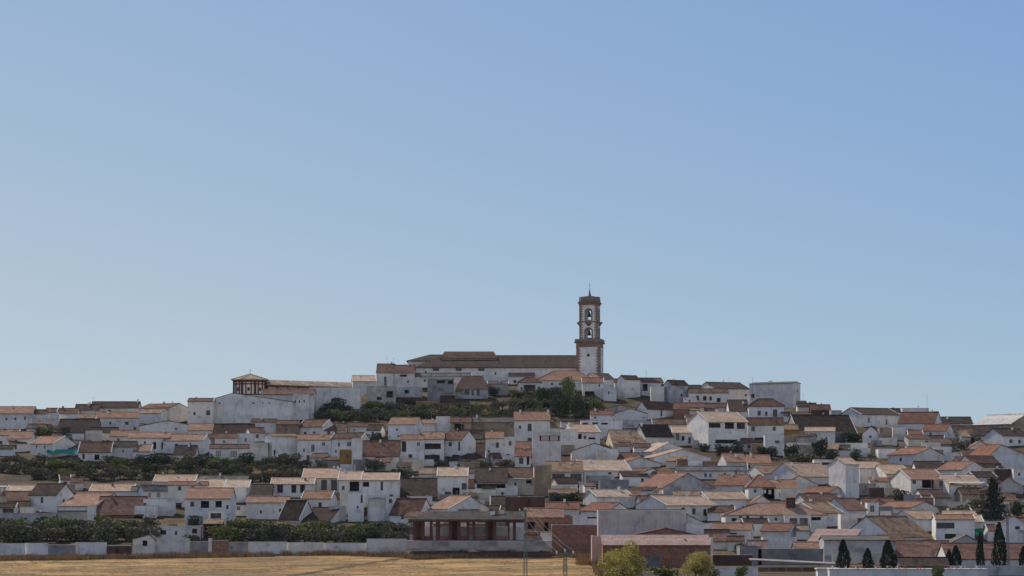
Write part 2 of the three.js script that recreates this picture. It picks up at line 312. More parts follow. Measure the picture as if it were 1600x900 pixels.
h(640, 890, 292, 194, 372, 'g:rb', { w: [[668, 326, 60, 40, 'open'], [837, 316, 18, 26], [745, 330, 14, 20]], ch: [770] });
h(522, 600, 258, 250, 368, 'f::o', { w: [[570, 290, 16, 20]], D: 5 });
h(598, 662, 190, 186, 376, 'f::w', { blank: 1, D: 6 });
h(905, 1050, 188, 160, 358, 'g:o', { w: [[965, 305, 24, 52, 'door'], [1015, 216, 22, 24], [922, 232, 30, 66, 'open']] });
h(1045, 1175, 186, 140, 345, 'g:t', { w: [[1105, 230, 100, 36, 'open'], [1060, 305, 100, 44, 'open'], [1140, 300, 16, 30]] });
h(1170, 1290, 188, 134, 345, 'g:rb', { sx: 1372, w: [[1213, 216, 24, 26], [1270, 230, 16, 56, 'door'], [1195, 315, 50, 46, 'open'], [1245, 312, 20, 24]] });
h(1292, 1432, 302, 208, 345, 'g:d', { w: [[1350, 318, 18, 20]] });
h(1435, 1548, 180, 140, 335, 'g:o', { w: [[1508, 222, 20, 34], [1480, 295, 14, 26], [1455, 262, 12, 14]] });
h(1548, 1615, 180, 172, 335, 'f::w', { w: [[1588, 212, 18, 28], [1575, 295, 20, 34, 'open']] });
at(400, 640, 'the pale-roofed orchard row');
h(290, 512, 430, 370, 525, 'g:p:c', { w: [[425, 472, 36, 62], [487, 472, 36, 62]], ch: [503], ae: 0 });
h(515, 658, 442, 388, 535, 'g:p', { w: [[615, 480, 60, 60, 'open'], [545, 490, 18, 26]] });
h(662, 890, 442, 398, 590, 'g:p', { w: [[686, 468, 40, 30, 'open'], [786, 478, 16, 56], [845, 545, 22, 30]] });
h(95, 360, 467, 430, 548, 'g:p', { w: [[150, 492, 36, 50, 'open'], [236, 492, 30, 50, 'open'], [290, 494, 30, 50, 'open']] });
h(-40, 92, 545, 470, 572, 'g:d:db', { blank: 1 });
h(1020, 1125, 402, 368, 456, 'g:t', { w: [[1075, 436, 34, 16]] });
h(1135, 1320, 418, 364, 560, 'g:p', { w: [[1250, 515, 44, 54, 'open'], [1305, 480, 30, 40], [1200, 525, 40, 24]] });
h(1368, 1570, 458, 364, 548, 'g:d', { w: [[1470, 478, 180, 26, 'open'], [1475, 518, 16, 26], [1540, 525, 14, 20]] });
h(900, 1130, 545, 430, 568, 'g:d:db', { blank: 1 });
at(400, 640, 'the lowest orchard row');
h(285, 468, 557, 512, 622, 'g:o', { sx: 495, r0: 22, w: [[400, 598, 22, 36]], vg: 1 });
h(-60, 205, 582, 546, 685, 'g:o', { w: [[30, 640, 14, 20], [150, 630, 16, 22]] });
h(140, 275, 682, 572, 705, 'g:d', { r0: 32, sx: 362, blank: 1, vg: 1 });
h(290, 460, 698, 616, 712, 'g:d', { r0: 18, blank: 1 });
h(575, 672, 526, 520, 700, 'f::w', { w: [[635, 610, 10, 16], [660, 560, 12, 50, 'open']], cm: WALL.t[1] });
h(640, 700, 600, 596, 690, 'f::w', { w: [[668, 640, 50, 54, 'open']], D: 4 });
h(700, 806, 548, 544, 698, 'f::w', { blank: 1 });
h(806, 872, 556, 550, 698, 'f::w', { w: [[840, 545, 20, 26]] });
h(455, 560, 612, 606, 698, 'f::lg', { blank: 1 });
h(525, 580, 545, 540, 650, 'f::c', { blank: 1, D: 5 });
h(835, 1020, 654, 560, 712, 'g:rb', { sx: 1105, r0: 30, w: [[915, 672, 22, 26]] });
h(1085, 1205, 622, 545, 715, 'g:o', { sx: 1465, r0: 48, blank: 1 });
h(1468, 1640, 602, 545, 672, 'g:d:lg', { w: [[1580, 640, 24, 22]] });
at(0, 720, 'the lower-left row');
h(35, 205, 198, 156, 240, 'g:p', { blank: 1 });
h(-40, 180, 216, 194, 300, 'g:b:c', { w: [[95, 252, 18, 28]] });
h(168, 365, 212, 148, 318, 'g:d', { sx: 452, w: [[260, 246, 22, 36]] });
h(362, 600, 284, 206, 345, 'g:o', { r0: 25, blank: 1 });
h(560, 825, 192, 148, 236, 'g:p', { w: [[690, 208, 24, 24, 'open']] });
h(600, 892, 338, 226, 358, 'g:rb:br', { blank: 1, pi: 0.6 });
h(905, 1055, 187, 155, 245, 'g:g', { r0: -30, sx: 888, w: [[938, 215, 20, 24, 'blind'], [990, 214, 26, 28, 'blind']] });
h(960, 1215, 132, 90, 172, 'g:p', { blank: 1 });
h(1050, 1292, 152, 134, 290, 'g:r', { w: [[1122, 173, 20, 26], [1203, 173, 22, 26], [1110, 278, 50, 30, 'open']] });
h(1210, 1400, 167, 118, 212, 'g:p', { blank: 1 });
h(1402, 1550, 170, 122, 214, 'g:p', { blank: 1 });
h(1245, 1548, 118, 95, 140, 'g:g', { blank: 1 });
h(1155, 1440, 238, 174, 405, 'g:o', { w: [[1200, 272, 24, 30], [1280, 274, 52, 44, 'open'], [1365, 272, 40, 40, 'open'], [1420, 290, 16, 24]] });
h(1438, 1530, 178, 172, 335, 'f::w', { blank: 1, D: 5 });
h(1440, 1560, 276, 266, 345, 's:d', { w: [[1490, 298, 24, 26]], D: 4 });
h(1535, 1625, 256, 226, 340, 'g:r', { w: [[1580, 292, 24, 40]] });
h(895, 1080, 248, 242, 345, 'f::w', { blank: 1, cm: WALL.br[1] });
h(840, 975, 292, 286, 358, 'f::w', { blank: 1, D: 5 });
h(818, 898, 192, 164, 240, 'g:g', { blank: 1 });
h(-20, 345, 338, 330, 398, 'f::lg', { blank: 1, D: 6 });
h(345, 555, 386, 318, 402, 'g:g:g', { blank: 1 });
h(125, 205, 300, 290, 350, 'f::c', { blank: 1, D: 4 });
h(-30, 95, 292, 268, 345, 'g:d', { w: [[50, 320, 70, 40, 'open']] });
h(545, 585, 290, 284, 400, 'f::w', { blank: 1, D: 3.5 });
at(0, 720, 'the boundary-wall row');
h(960, 1255, 418, 412, 492, 'f::w', { w: [[1020, 448, 36, 28, 'open'], [1100, 452, 14, 26], [1215, 440, 30, 30, 'open']], D: 5 });
h(1298, 1402, 322, 314, 480, 'f::w', { w: [[1348, 345, 66, 34, 'open']], D: 4, keep: 1 });
h(1268, 1386, 396, 374, 500, 's:t:db', { w: [[1326, 440, 90, 80, 'open']], D: 5, keep: 1, label: 'dark open kiosk with small tan roof behind the boundary wall', noun: 'kiosk', name: 'kiosk' });
h(830, 965, 492, 466, 590, 'p:g', { w: [[905, 516, 30, 34, 'open']], ax: 0.75, D: 5, keep: 1, noch: 1, label: 'white shed with slanted top and dark window in boundary wall', noun: 'shed', name: 'shed' });
const bw = (x0, x1, e, b, wc, o = {}) => h(x0, x1, e, e, b, 'f::' + wc, { wall: 1, D: 0.3, ...o });
bw(-60, 155, 518, 592, 'w'); bw(156, 300, 516, 590, 'w'); bw(300, 470, 528, 590, 'g'); bw(472, 665, 512, 588, 'w');
bw(666, 822, 533, 592, 'db', { label: 'dark grey sheet gate between white boundary walls', cat: 'gate', name: 'yard_gate' });
bw(966, 1182, 490, 588, 'w'); bw(1186, 1300, 506, 586, 'g', { label: 'grey panel gate in boundary wall left of brick wall', cat: 'gate', name: 'yard_gate' }); bw(1302, 1324, 488, 584, 'w', { D: 0.6 });
bw(1325, 1427, 500, 584, 'br'); bw(1430, 1550, 510, 584, 'lg'); bw(1553, 1600, 508, 582, 'w');
at(400, 720); bw(2, 190, 508, 584, 'w'); bw(192, 420, 512, 582, 'w'); bw(422, 690, 516, 580, 'w'); bw(692, 940, 490, 584, 'w');
at(400, 530, 'the terraces left below church');
h(605, 750, 264, 225, 312, 'g:p', { r0: -30, sx: 585, blank: 1 });
h(752, 862, 209, 150, 305, 'g:b', { w: [[808, 262, 16, 58, 'door']] });
h(864, 990, 211, 158, 309, 'g:rb', { w: [[920, 228, 44, 12, 'open'], [950, 265, 14, 16]] });
h(692, 872, 302, 296, 425, 'f::lg', { w: [[835, 345, 40, 40, 'open'], [770, 370, 30, 20, 'open']], cm: M.concrete });
h(878, 1036, 308, 302, 372, 'f::lg', { w: [[942, 328, 26, 22, 'open']] });
h(985, 1345, 234, 212, 300, 'g:g', { w: [[1055, 258, 14, 14], [1110, 256, 16, 12]], noch: 1 });
h(1072, 1235, 254, 248, 385, 'f::g', { w: [[1155, 262, 50, 20, 'open'], [1215, 265, 30, 24, 'open']], cm: M.concrete });
h(1236, 1300, 262, 256, 358, 'f::w', { blank: 1, D: 4 });
h(1255, 1450, 304, 230, 372, 'h:o:lg', { w: [[1320, 330, 26, 34], [1388, 334, 18, 38], [1355, 335, 12, 34]], ch: [1420] });
h(1450, 1575, 278, 262, 350, 'g:g:lg', { blank: 1 });
h(1000, 1148, 390, 388, 424, 'f::o', { wall: 1, D: 0.4 });
h(868, 1036, 362, 360, 418, 'f::db', { wall: 1, D: 0.5 });
h(1150, 1245, 350, 348, 400, 'f::db', { wall: 1, D: 0.5 });
at(800, 560, 'the cluster below the tower');
h(-20, 142, 112, 74, 160, 'g:r', { w: [[18, 145, 18, 18, 'open']] });
h(150, 520, 138, 74, 205, 'h:o', { w: [[250, 160, 20, 16], [300, 160, 20, 16]], D: 14, keep: 1 });
h(521, 640, 130, 92, 196, 'g:o', { blank: 1, r0: -20 });
h(38, 182, 150, 120, 228, 'h:rb', { w: [[110, 188, 74, 46, 'open'], [60, 190, 12, 20]], D: 6 });
h(440, 572, 152, 120, 258, 'g:r', { w: [[485, 225, 60, 40, 'open'], [545, 170, 12, 14]] });
h(572, 652, 190, 184, 268, 'f::w', { w: [[605, 215, 12, 22]] });
at(800, 560, 'the skyline right of tower');
h(705, 802, 132, 108, 245, 'g:d', { r0: -30, sx: 660, blank: 1 });
h(812, 948, 150, 122, 222, 'g:rb', { r0: -12, w: [[828, 182, 34, 44, 'open']] });
h(868, 952, 184, 178, 275, 'f::w', { blank: 1 });
h(996, 1104, 166, 138, 276, 'g:d:lg', { r0: -30, sx: 950, w: [[1060, 230, 12, 14]] });
h(1105, 1352, 215, 190, 284, 'g:b', { w: [[1160, 248, 18, 28, 'open'], [1205, 250, 22, 28, 'open'], [1242, 250, 16, 26, 'open'], [1292, 260, 24, 26, 'open']] });
h(1270, 1490, 190, 148, 240, 'g:d', { r0: -25, sx: 1165, w: [[1465, 228, 18, 14]] });
h(1490, 1748, 158, 150, 272, 'g:g:m', { sx: 1788, r0: 30, D: 6, w: [[1510, 232, 24, 24, 'open']] });
h(642, 712, 150, 128, 236, 'g:b', { blank: 1 }); h(938, 1000, 186, 164, 262, 'g:d', { blank: 1 }); h(1098, 1182, 186, 168, 262, 'g:d', { blank: 1 }); h(1785, 1840, 280, 268, 320, 'g:d', { blank: 1 });
at(800, 560, 'the tier right of tower');
h(840, 1020, 317, 272, 372, 'g:b', { r0: -40, sx: 778, w: [[935, 342, 16, 36, 'door']] });
h(640, 842, 345, 316, 388, 'p:g', { blank: 1, noch: 1 });
h(578, 800, 316, 292, 350, 'p:rb:lg', { blank: 1, noch: 1 });
h(1015, 1200, 305, 278, 368, 'g:r', { w: [[1055, 345, 20, 34], [1120, 340, 14, 18]] });
h(1075, 1156, 250, 244, 300, 'f::w', { w: [[1110, 268, 14, 22]] });
h(1200, 1358, 306, 280, 340, 'g:b', { blank: 1 });
h(490, 632, 352, 328, 392, 'g:r', { w: [[520, 370, 14, 14]] });
h(1480, 1700, 298, 252, 390, 'h:b', { w: [[1545, 342, 20, 30], [1645, 342, 28, 46], [1590, 345, 16, 26]], ch: [1458], D: 10 });
h(1360, 1482, 330, 256, 380, 'g:d', { blank: 1 });
h(880, 1092, 412, 380, 446, 'g:b', { blank: 1 });
h(620, 880, 392, 388, 436, 'f::lg', { wall: 1, D: 0.4 });
at(800, 560, 'the balcony-house row');
h(1225, 1475, 398, 332, 575, 'g:p', { r0: -30, sx: 1112, w: [[1266, 420, 78, 30, 'open'], [1360, 418, 62, 40, 'open'], [1434, 420, 56, 40, 'open'], [1340, 520, 150, 24, 'open'], [1262, 530, 20, 34]] });
h(1476, 1700, 416, 372, 560, 'g:b', { w: [[1508, 440, 24, 32], [1548, 512, 66, 34, 'open'], [1640, 440, 20, 26], [1655, 525, 30, 18]] });
h(1005, 1150, 466, 426, 545, 'g:p', { w: [[1112, 512, 20, 38, 'door'], [1070, 500, 16, 28, 'open'], [1035, 490, 20, 40, 'door']] });
h(830, 1010, 488, 416, 560, 'g:d', { r0: -25, sx: 765, blank: 1, ch: [822] });
h(630, 838, 532, 446, 572, 'g:t:c', { r0: -30, sx: 592, blank: 1 });
h(430, 690, 396, 390, 478, 'f::w', { w: [[460, 408, 36, 12, 'open'], [520, 406, 36, 12, 'open'], [578, 408, 40, 12, 'open']], cm: M.slab });
h(375, 550, 462, 414, 560, 'g:p', { r0: -10, w: [[425, 488, 22, 32, 'open'], [456, 494, 16, 20], [500, 500, 44, 12, 'open']], ch: [382] });
h(15, 238, 388, 334, 555, 'g:o', { w: [[110, 432, 26, 46], [110, 510, 26, 26], [50, 430, 14, 20]], ch: [52, 234] });
h(146, 300, 432, 400, 540, 'g:t', { blank: 1, D: 5 });
h(128, 306, 470, 464, 682, 'f::m', { w: [[235, 500, 126, 34, 'blind']], D: 7, keep: 1 });
h(306, 412, 452, 446, 590, 'f::w', { blank: 1, D: 6 });
h(28, 122, 562, 520, 615, 'g:r', { w: [[85, 580, 24, 18, 'open']] });
h(18, 118, 612, 574, 690, 'g:r', { w: [[58, 640, 26, 40], [100, 640, 16, 50, 'open']] });
h(372, 660, 580, 532, 655, 'p:d', { blank: 1, D: 10, noch: 1 });
at(800, 640, 'the centre slope row');
h(878, 1125, 262, 208, 305, 'p:p', { r0: -18, D: 12, blank: 1, ax: 0.42, noch: 1 });
h(885, 1246, 300, 250, 345, 'p:p', { r0: -14, D: 12, blank: 1, ax: 0.5, noch: 1 });
h(690, 930, 336, 300, 365, 'p:r', { r0: -28, D: 13, blank: 1, noch: 1 });
h(660, 772, 312, 272, 345, 'g:rb', { r0: 15, blank: 1 });
h(530, 590, 268, 262, 350, 'f::c', { blank: 1, D: 4 });
h(590, 664, 256, 250, 340, 'f::w', { blank: 1, D: 5 });
h(450, 745, 382, 316, 460, 'g:p', { r0: -12, w: [[612, 398, 22, 14], [676, 402, 26, 18]] });
h(218, 445, 390, 324, 500, 'g:t', { w: [[290, 426, 78, 50], [400, 426, 70, 50], [330, 480, 190, 18, 'open']] });
h(140, 246, 358, 350, 540, 'f::t', { blank: 1, D: 7, keep: 1 });
h(-30, 132, 428, 364, 525, 'g:b', { w: [[105, 452, 34, 20, 'open'], [20, 470, 14, 30]] });
h(455, 582, 412, 390, 440, 'g:b', { blank: 1 });
h(745, 990, 425, 368, 470, 'p:b', { r0: -30, D: 11, blank: 1, noch: 1, ax: 0.55 });
h(940, 1272, 490, 400, 540, 'p:r:lg', { r0: -32, D: 13, blank: 1, noch: 1, ax: 0.48 });
h(1028, 1455, 382, 356, 435, 'g:g', { w: [[1210, 410, 16, 26], [1240, 412, 14, 26], [1330, 410, 16, 26], [1400, 345, 12, 20]], noch: 1 });
h(1032, 1098, 318, 314, 400, 'f::br', { blank: 1, D: 4, keep: 1 });
h(1100, 1190, 326, 322, 402, 'f::w', { blank: 1, D: 4, keep: 1 });
h(1192, 1284, 330, 326, 402, 'f::br', { blank: 1, D: 4, keep: 1 });
h(1340, 1472, 328, 276, 390, 'g:o', { r0: -25, sx: 1300, blank: 1 });
h(1474, 1620, 336, 284, 400, 'g:o', { w: [[1400, 355, 14, 24]] });
h(546, 732, 448, 442, 520, 'f::g', { blank: 1, cm: M.concrete });
at(800, 640, 'the lower centre row');
h(1268, 1450, 474, 410, 520, 'g:r', { r0: 18, blank: 1 });
h(1478, 1640, 484, 410, 560, 'h:r', { w: [[1520, 510, 16, 22], [1580, 512, 16, 22]] });
h(530, 757, 547, 504, 610, 'g:p', { r0: -35, sx: 448, blank: 1, ch: [716] });
h(430, 602, 634, 586, 690, 'g:r', { r0: 32, sx: 745, blank: 1 });
h(960, 1286, 600, 544, 700, 'g:p', { r0: -35, sx: 780, w: [[1068, 622, 30, 14, 'open'], [1138, 637, 28, 38], [1212, 643, 30, 44]] });
h(1228, 1476, 562, 516, 640, 'g:p', { r0: -30, sx: 1158, w: [[1375, 605, 16, 24], [1450, 615, 20, 20, 'open']] });
h(1010, 1172, 534, 512, 570, 'g:t', { blank: 1 });
h(848, 940, 528, 508, 562, 'g:p', { blank: 1 });
h(1488, 1640, 592, 540, 650, 'p:o', { blank: 1 });
at(800, 720);
h(540, 1090, 316, 310, 490, 'f::m', { blank: 1, D: 9, cm: M.paintbrown, label: 'long plain mauve-grey hall wall behind the brick shed', name: 'warehouse', noun: 'warehouse' });
h(1092, 1206, 392, 338, 470, 'p:g', { ax: 0.02, blank: 1, D: 8, noch: 1 });
h(1092, 1256, 402, 396, 500, 'f::w', { blank: 1, D: 8 });
h(372, 540, 348, 342, 430, 'f::w', { w: [[500, 340, 60, 10, 'open']] });
h(210, 420, 302, 262, 338, 'g:r', { blank: 1 });
h(1335, 1965, 338, 268, 428, 'h:o', { w: [[1390, 368, 30, 18, 'open'], [1430, 352, 20, 16], [1475, 352, 20, 16], [1475, 376, 20, 14], [1560, 354, 20, 16], [1650, 365, 18, 20], [1900, 362, 60, 20, 'open']], D: 12, keep: 1, noch: 1, hk: 1.3, tur: 1238 });
h(1256, 1490, 432, 394, 528, 'g:o', { w: [[1382, 482, 46, 64]], sx: 1520, r0: 12 });
h(1425, 1560, 548, 544, 650, 'f::g', { blank: 1, D: 8, cm: M.concrete });
h(1480, 1600, 548, 502, 574, 'g:k', { blank: 1 });
at(1200, 560, 'the far-right skyline row');
h(185, 305, 302, 280, 335, 'g:d', { blank: 1 });
h(270, 392, 322, 290, 352, 'g:rb:db', { blank: 1 });
h(395, 462, 332, 324, 380, 'f::lg', { blank: 1, D: 5 });
h(190, 560, 470, 350, 500, 'g:d:t', { blank: 1, noch: 1, D: 17, r0: -10, keep: 1 });
h(575, 832, 352, 310, 420, 'g:d', { r0: -30, sx: 458, w: [[625, 388, 14, 32, 'door'], [745, 398, 14, 34, 'door']] });
h(720, 842, 336, 314, 368, 'g:d', { blank: 1 });
h(840, 1006, 318, 312, 376, 'f::m', { blank: 1, D: 5 });
h(822, 1035, 402, 336, 440, 'g:r', { r0: 28, sx: 1095, blank: 1, noch: 1, pi: 0.5 });
h(1090, 1280, 406, 366, 436, 'g:d', { blank: 1 });
h(1165, 1385, 484, 420, 500, 'g:d', { blank: 1, noch: 1 });
h(1505, 1720, 412, 350, 462, 'p:w:t', { r0: -40, D: 15, blank: 1, noch: 1, keep: 1 });
h(1462, 1640, 484, 440, 545, 'g:d', { r0: -28, sx: 1370, w: [[1515, 518, 24, 22], [1575, 520, 22, 22]] });
at(1200, 560, 'the far-right second tier');
h(970, 1112, 452, 412, 528, 'g:r', { sx: 1166, r0: 32, w: [[1018, 475, 16, 26]] });
h(592, 696, 470, 426, 530, 'p:d', { w: [[640, 490, 18, 14]], noch: 1, r0: 15 });
h(698, 776, 442, 436, 538, 'f::t', { blank: 1, D: 5 });
h(780, 862, 438, 430, 512, 'f::w', { blank: 1, D: 5 });
h(880, 968, 476, 450, 530, 'g:r', { blank: 1 });
h(232, 416, 456, 432, 530, 'g:p', { r0: 8, w: [[300, 485, 14, 20]], vg: false });
h(48, 190, 446, 414, 520, 'g:t:o', { blank: 1 });
h(-20, 102, 486, 480, 608, 'f::w', { w: [[58, 522, 28, 18]], D: 6 });
bw(360, 625, 530, 604, 'w', { D: 0.4 }); bw(818, 1022, 522, 552, 'k', { D: 0.4 });
h(760, 912, 602, 562, 662, 'g:r', { sx: 1112, r0: 50, w: [[830, 632, 20, 20, 'open']] });
h(690, 800, 574, 570, 626, 'f::w', { blank: 1 });
at(1200, 640);
h(1262, 1400, 240, 200, 298, 'p:r', { blank: 1, noch: 1 });
h(1378, 1640, 290, 222, 372, 'p:r', { r0: -20, ax: 0.3, D: 12, blank: 1, noch: 1 });
h(1290, 1482, 358, 290, 402, 'g:r', { r0: -35, sx: 1182, blank: 1 });
h(1420, 1536, 380, 374, 440, 'f::db', { blank: 1, D: 5 });
h(1536, 1640, 378, 372, 450, 'f::w', { w: [[1570, 405, 14, 20]] });
at(1200, 640, 'the right middle row');
h(-30, 200, 402, 350, 440, 'g:t', { r0: -20, blank: 1 });
h(200, 440, 420, 336, 468, 'g:p', { r0: -30, blank: 1, D: 16, keep: 1, vg: false });
h(484, 572, 344, 302, 555, 'g:p', { r0: -38, sx: 402, blank: 1, vg: false });
h(290, 405, 322, 306, 410, 'f::w', { w: [[368, 338, 60, 16, 'open']], D: 5 });
h(572, 740, 368, 328, 490, 'g:p', { r0: -18, blank: 1, vg: false });
h(740, 905, 404, 346, 515, 'g:p', { r0: -10, w: [[820, 442, 38, 32], [770, 440, 14, 30]], vg: false });
h(640, 768, 452, 428, 525, 's:r', { w: [[690, 490, 16, 20]], D: 3 });
bw(630, 726, 488, 552, 'db', { D: 0.3 });
h(890, 1112, 438, 374, 560, 'g:o', { r0: -15, w: [[1000, 485, 78, 100, 'open'], [1085, 465, 26, 40], [912, 450, 24, 24]] });
h(1040, 1112, 446, 442, 562, 'f::k', { w: [[1085, 465, 26, 40]], D: 3 });
bw(950, 1022, 492, 565, 'w', { D: 0.4 });
h(1130, 1346, 470, 408, 572, 'g:p', { r0: -12, w: [[1225, 480, 14, 34], [1256, 484, 18, 34], [1300, 490, 16, 34], [1262, 548, 80, 30, 'open']], vg: false });
h(1062, 1200, 378, 328, 430, 'g:r', { sx: 1416, r0: 48, blank: 1 });
h(928, 1100, 378, 324, 398, 'g:d', { blank: 1 });
h(1422, 1592, 488, 424, 590, 'p:o:lg', { blank: 1, r0: 12, D: 10 });
h(-30, 188, 492, 440, 560, 'g:o', { w: [[12, 515, 16, 26], [78, 530, 14, 28]] });
h(82, 312, 470, 414, 500, 'p:r', { blank: 1, noch: 1 });
h(210, 376, 518, 486, 552, 'g:r', { sx: 492, r0: 42, blank: 1 });
h(250, 492, 590, 530, 640, 'g:rb', { r0: -20, blank: 1 });
h(490, 622, 628, 556, 690, 'g:r', { r0: -30, blank: 1, D: 10 });
h(622, 692, 592, 586, 680, 'f::w', { w: [[652, 620, 28, 46]] });
h(592, 792, 592, 558, 618, 'g:rb', { blank: 1 });
h(700, 882, 614, 578, 650, 'g:r', { sx: 1070, r0: 50, blank: 1 });
at(1200, 720, 'the right lower row');
h(104, 268, 350, 344, 436, 'f::w', { w: [[160, 392, 48, 66, 'open'], [224, 392, 50, 66, 'open']], D: 3, keep: 1 });
h(300, 470, 327, 262, 410, 'g:t', { r0: -25, blank: 1 });
h(268, 328, 402, 396, 446, 'f::w', { blank: 1, D: 3 });
h(456, 692, 344, 338, 478, 'f::w', { w: [[575, 378, 28, 40], [650, 385, 24, 46, 'blind']], D: 7 });
h(920, 1108, 366, 316, 440, 'g:p', { r0: -38, sx: 780, blank: 1, vg: false });
h(1050, 1292, 368, 342, 498, 'g:o', { w: [[1100, 405, 112, 36], [1175, 412, 14, 18], [1140, 472, 70, 30, 'open']], D: 7 });
h(1110, 1310, 352, 318, 420, 'g:p', { blank: 1, vg: false });
h(762, 1042, 476, 350, 500, 'g:t', { r0: -42, D: 15, blank: 1, keep: 1, noch: 1 });
h(1270, 1346, 384, 346, 480, 'g:p', { blank: 1 });
h(1432, 1640, 404, 348, 520, 'p:o', { w: [[1560, 420, 30, 20]], r0: 8 });
h(-40, 126, 438, 394, 490, 'g:r', { r0: 30, sx: 190, blank: 1 });
h(1150, 1332, 512, 468, 540, 'p:g:lg', { blank: 1, noch: 1 });
at(1200, 720, 'the bottom-right row');
h(248, 520, 514, 436, 570, 's:k:lg', { r0: 15, blank: 1, noch: 1, D: 14 });
h(352, 762, 498, 478, 640, 'g:g:lg', { blank: 1, noch: 1, D: 9, keep: 1 });
h(168, 350, 548, 514, 632, 'g:o:t', { blank: 1 });
bw(-60, 346, 552, 650, 'g', { D: 0.4 }); bw(-330, -62, 668, 722, 'w', { D: 0.4 }); bw(-345, -95, 590, 655, 'db', { D: 0.4 });
h(-30, 182, 492, 486, 562, 'f::w', { blank: 1, D: 5 });
h(800, 1110, 604, 508, 640, 'g:rb', { r0: 12, blank: 1, noch: 1 });
h(1122, 1640, 614, 524, 655, 'g:rb', { blank: 1, D: 14 });
h(830, 1130, 660, 612, 698, 'g:d:lg', { blank: 1, noch: 1 });
h(1128, 1700, 660, 655, 716, 'f::lg', { wall: 1, D: 0.4 });
at(800, 720, 'the brick yard row');
h(570, 1240, 530, 474, 668, 's:k:br', { w: [[875, 628, 92, 72, 'gate']], noch: 1, keep: 1, D: 7, name: 'brick_shed', noun: 'shed', label: 'long brick shed with sunlit pink sheet roof behind two yellow-green trees' });
h(680, 1245, 484, 425, 540, 'p:rb:br', { w: [[875, 460, 20, 10, 'open'], [945, 458, 24, 10, 'open']], noch: 1, keep: 1, D: 12, name: 'brick_shed', noun: 'shed', label: 'brick hall with wide low gable behind the pink-roofed shed' });
h(500, 568, 486, 484, 655, 'f::k', { D: 6, blank: 1, keep: 1 });
h(1241, 1257, 480, 478, 650, 'f::w', { wall: 1, D: 1.2 });
h(250, 532, 414, 408, 590, 'f::br', { D: 9, blank: 1, keep: 1 });
h(78, 322, 354, 302, 500, 'g:o:br', { w: [[120, 405, 42, 44, 'open'], [215, 415, 26, 60, 'open']], D: 8, keep: 1, noch: 1 });
h(322, 378, 356, 350, 470, 'f::br', { blank: 1, D: 7 });
h(-40, 205, 236, 228, 440, 'f::db', { w: [[30, 330, 40, 14, 'open'], [80, 330, 30, 14, 'open']], D: 7, keep: 1 });
// yards between the houses: low walls, sheds and lean-tos where the picture shows a jumble between the rows
{
  const R = mulberry(4242), belts = [[-20, 492, 708, 760], [495, 945, 622, 664], [-20, 650, 806, 905], [640, 940, 868, 905]];
  const house = L.slice(), cover = (x, y) => house.some(q => x > q.x0 - 2 && x < q.x1 + 2 && y > q.r - 1 && y < q.b + 1) || belts.some(b => x > b[0] && x < b[1] && y > b[2] && y < b[3]);
  for (let y = 640; y < 884; y += 5) for (let x = 4; x < 1600; x += 9) {
    const px = x + (R() - 0.5) * 8, py = y + (R() - 0.5) * 4;
    if (py < crestY(px) + 6 || cover(px, py) || py > 862 && px < 1180) continue;
    if (R() < (px > 900 && py > 700 ? 0.62 : 0.4)) continue;
    const s = F / dOf(py), w = (5 + 9 * R()) * s / 2, k = R(), th = Math.floor(px / 400), tv = py < 720 ? 'upper' : py < 800 ? 'middle' : 'lower';
    ROW = `the ${tv} ${['far-left', 'left-centre', 'right-centre', 'far-right'][th]} yards`; OX = OY = 0;
    const x0 = px - w / 2, x1 = px + w / 2, X4 = v => v * 4;
    const wc = ['w', 'w', 'w', 'lg', 'g', 't', 'c', 'br'][Math.floor(R() * 8)], rc = ['b', 'd', 'd', 't', 'b', 'b', 'rb'][Math.floor(R() * 7)];
    const n0 = L.length;
    if (k < 0.6) h(X4(x0), X4(x1), X4(py - (1.5 + 1.6 * R()) * s), X4(py - 1.3 * s), X4(py), 'f::' + wc, { wall: 1, D: 0.3, r0: (R() - 0.5) * 40 });
    else { const e = py - (1.7 + 0.9 * R()) * s, r = e - (0.7 + 0.9 * R()) * s; h(X4(x0), X4(x1), X4(e), X4(r), X4(py), (R() < 0.6 ? 'g:' : 's:') + rc + ':' + (wc === 'br' ? 'w' : wc), { r0: (R() - 0.5) * 40, noch: 1, noun: 'shed', name: 'yard_shed' }); }
    const q = L[n0]; house.push({ x0: q.x0, x1: q.x1, r: q.r - 4, b: q.b + 3 });
  }
}
// ---------- building the houses ----------
const ONES = ['', 'first', 'second', 'third', 'fourth', 'fifth', 'sixth', 'seventh', 'eighth', 'ninth', 'tenth', 'eleventh', 'twelfth', 'thirteenth', 'fourteenth', 'fifteenth', 'sixteenth', 'seventeenth', 'eighteenth', 'nineteenth'], TENS = ['', '', 'twent', 'thirt', 'fort', 'fift', 'sixt', 'sevent', 'eight', 'ninet'];
const ORD = n => n < 20 ? ONES[n] : n % 10 ? TENS[Math.floor(n / 10)] + 'y-' + ONES[n % 10] : TENS[n / 10] + 'ieth';
const RN = { p: 'pale salmon', o: 'orange', r: 'red', rb: 'red-brown', b: 'brown', d: 'dark brown', t: 'tan', g: 'grey', w: 'white metal', k: 'pink sheet' };
const WN = { w: 'white', c: 'cream', g: 'grey', lg: 'pale grey', t: 'tan', o: 'ochre', k: 'pinkish', m: 'mauve-grey', br: 'brick', db: 'dark brown' };
const TN = { g: 'gable', p: 'front-gabled', s: 'sloping', h: 'hipped', f: 'flat' };
{
  const rows = {};
  for (const q of L) (rows[q.row] = rows[q.row] || []).push(q);
  for (const k in rows) { rows[k].sort((a, b) => (a.x0 + a.x1) - (b.x0 + b.x1)); rows[k].forEach((q, i) => q.ord = i + 1); for (const q of rows[k]) q.last = q.ord === rows[k].length && q.ord > 1; }
}
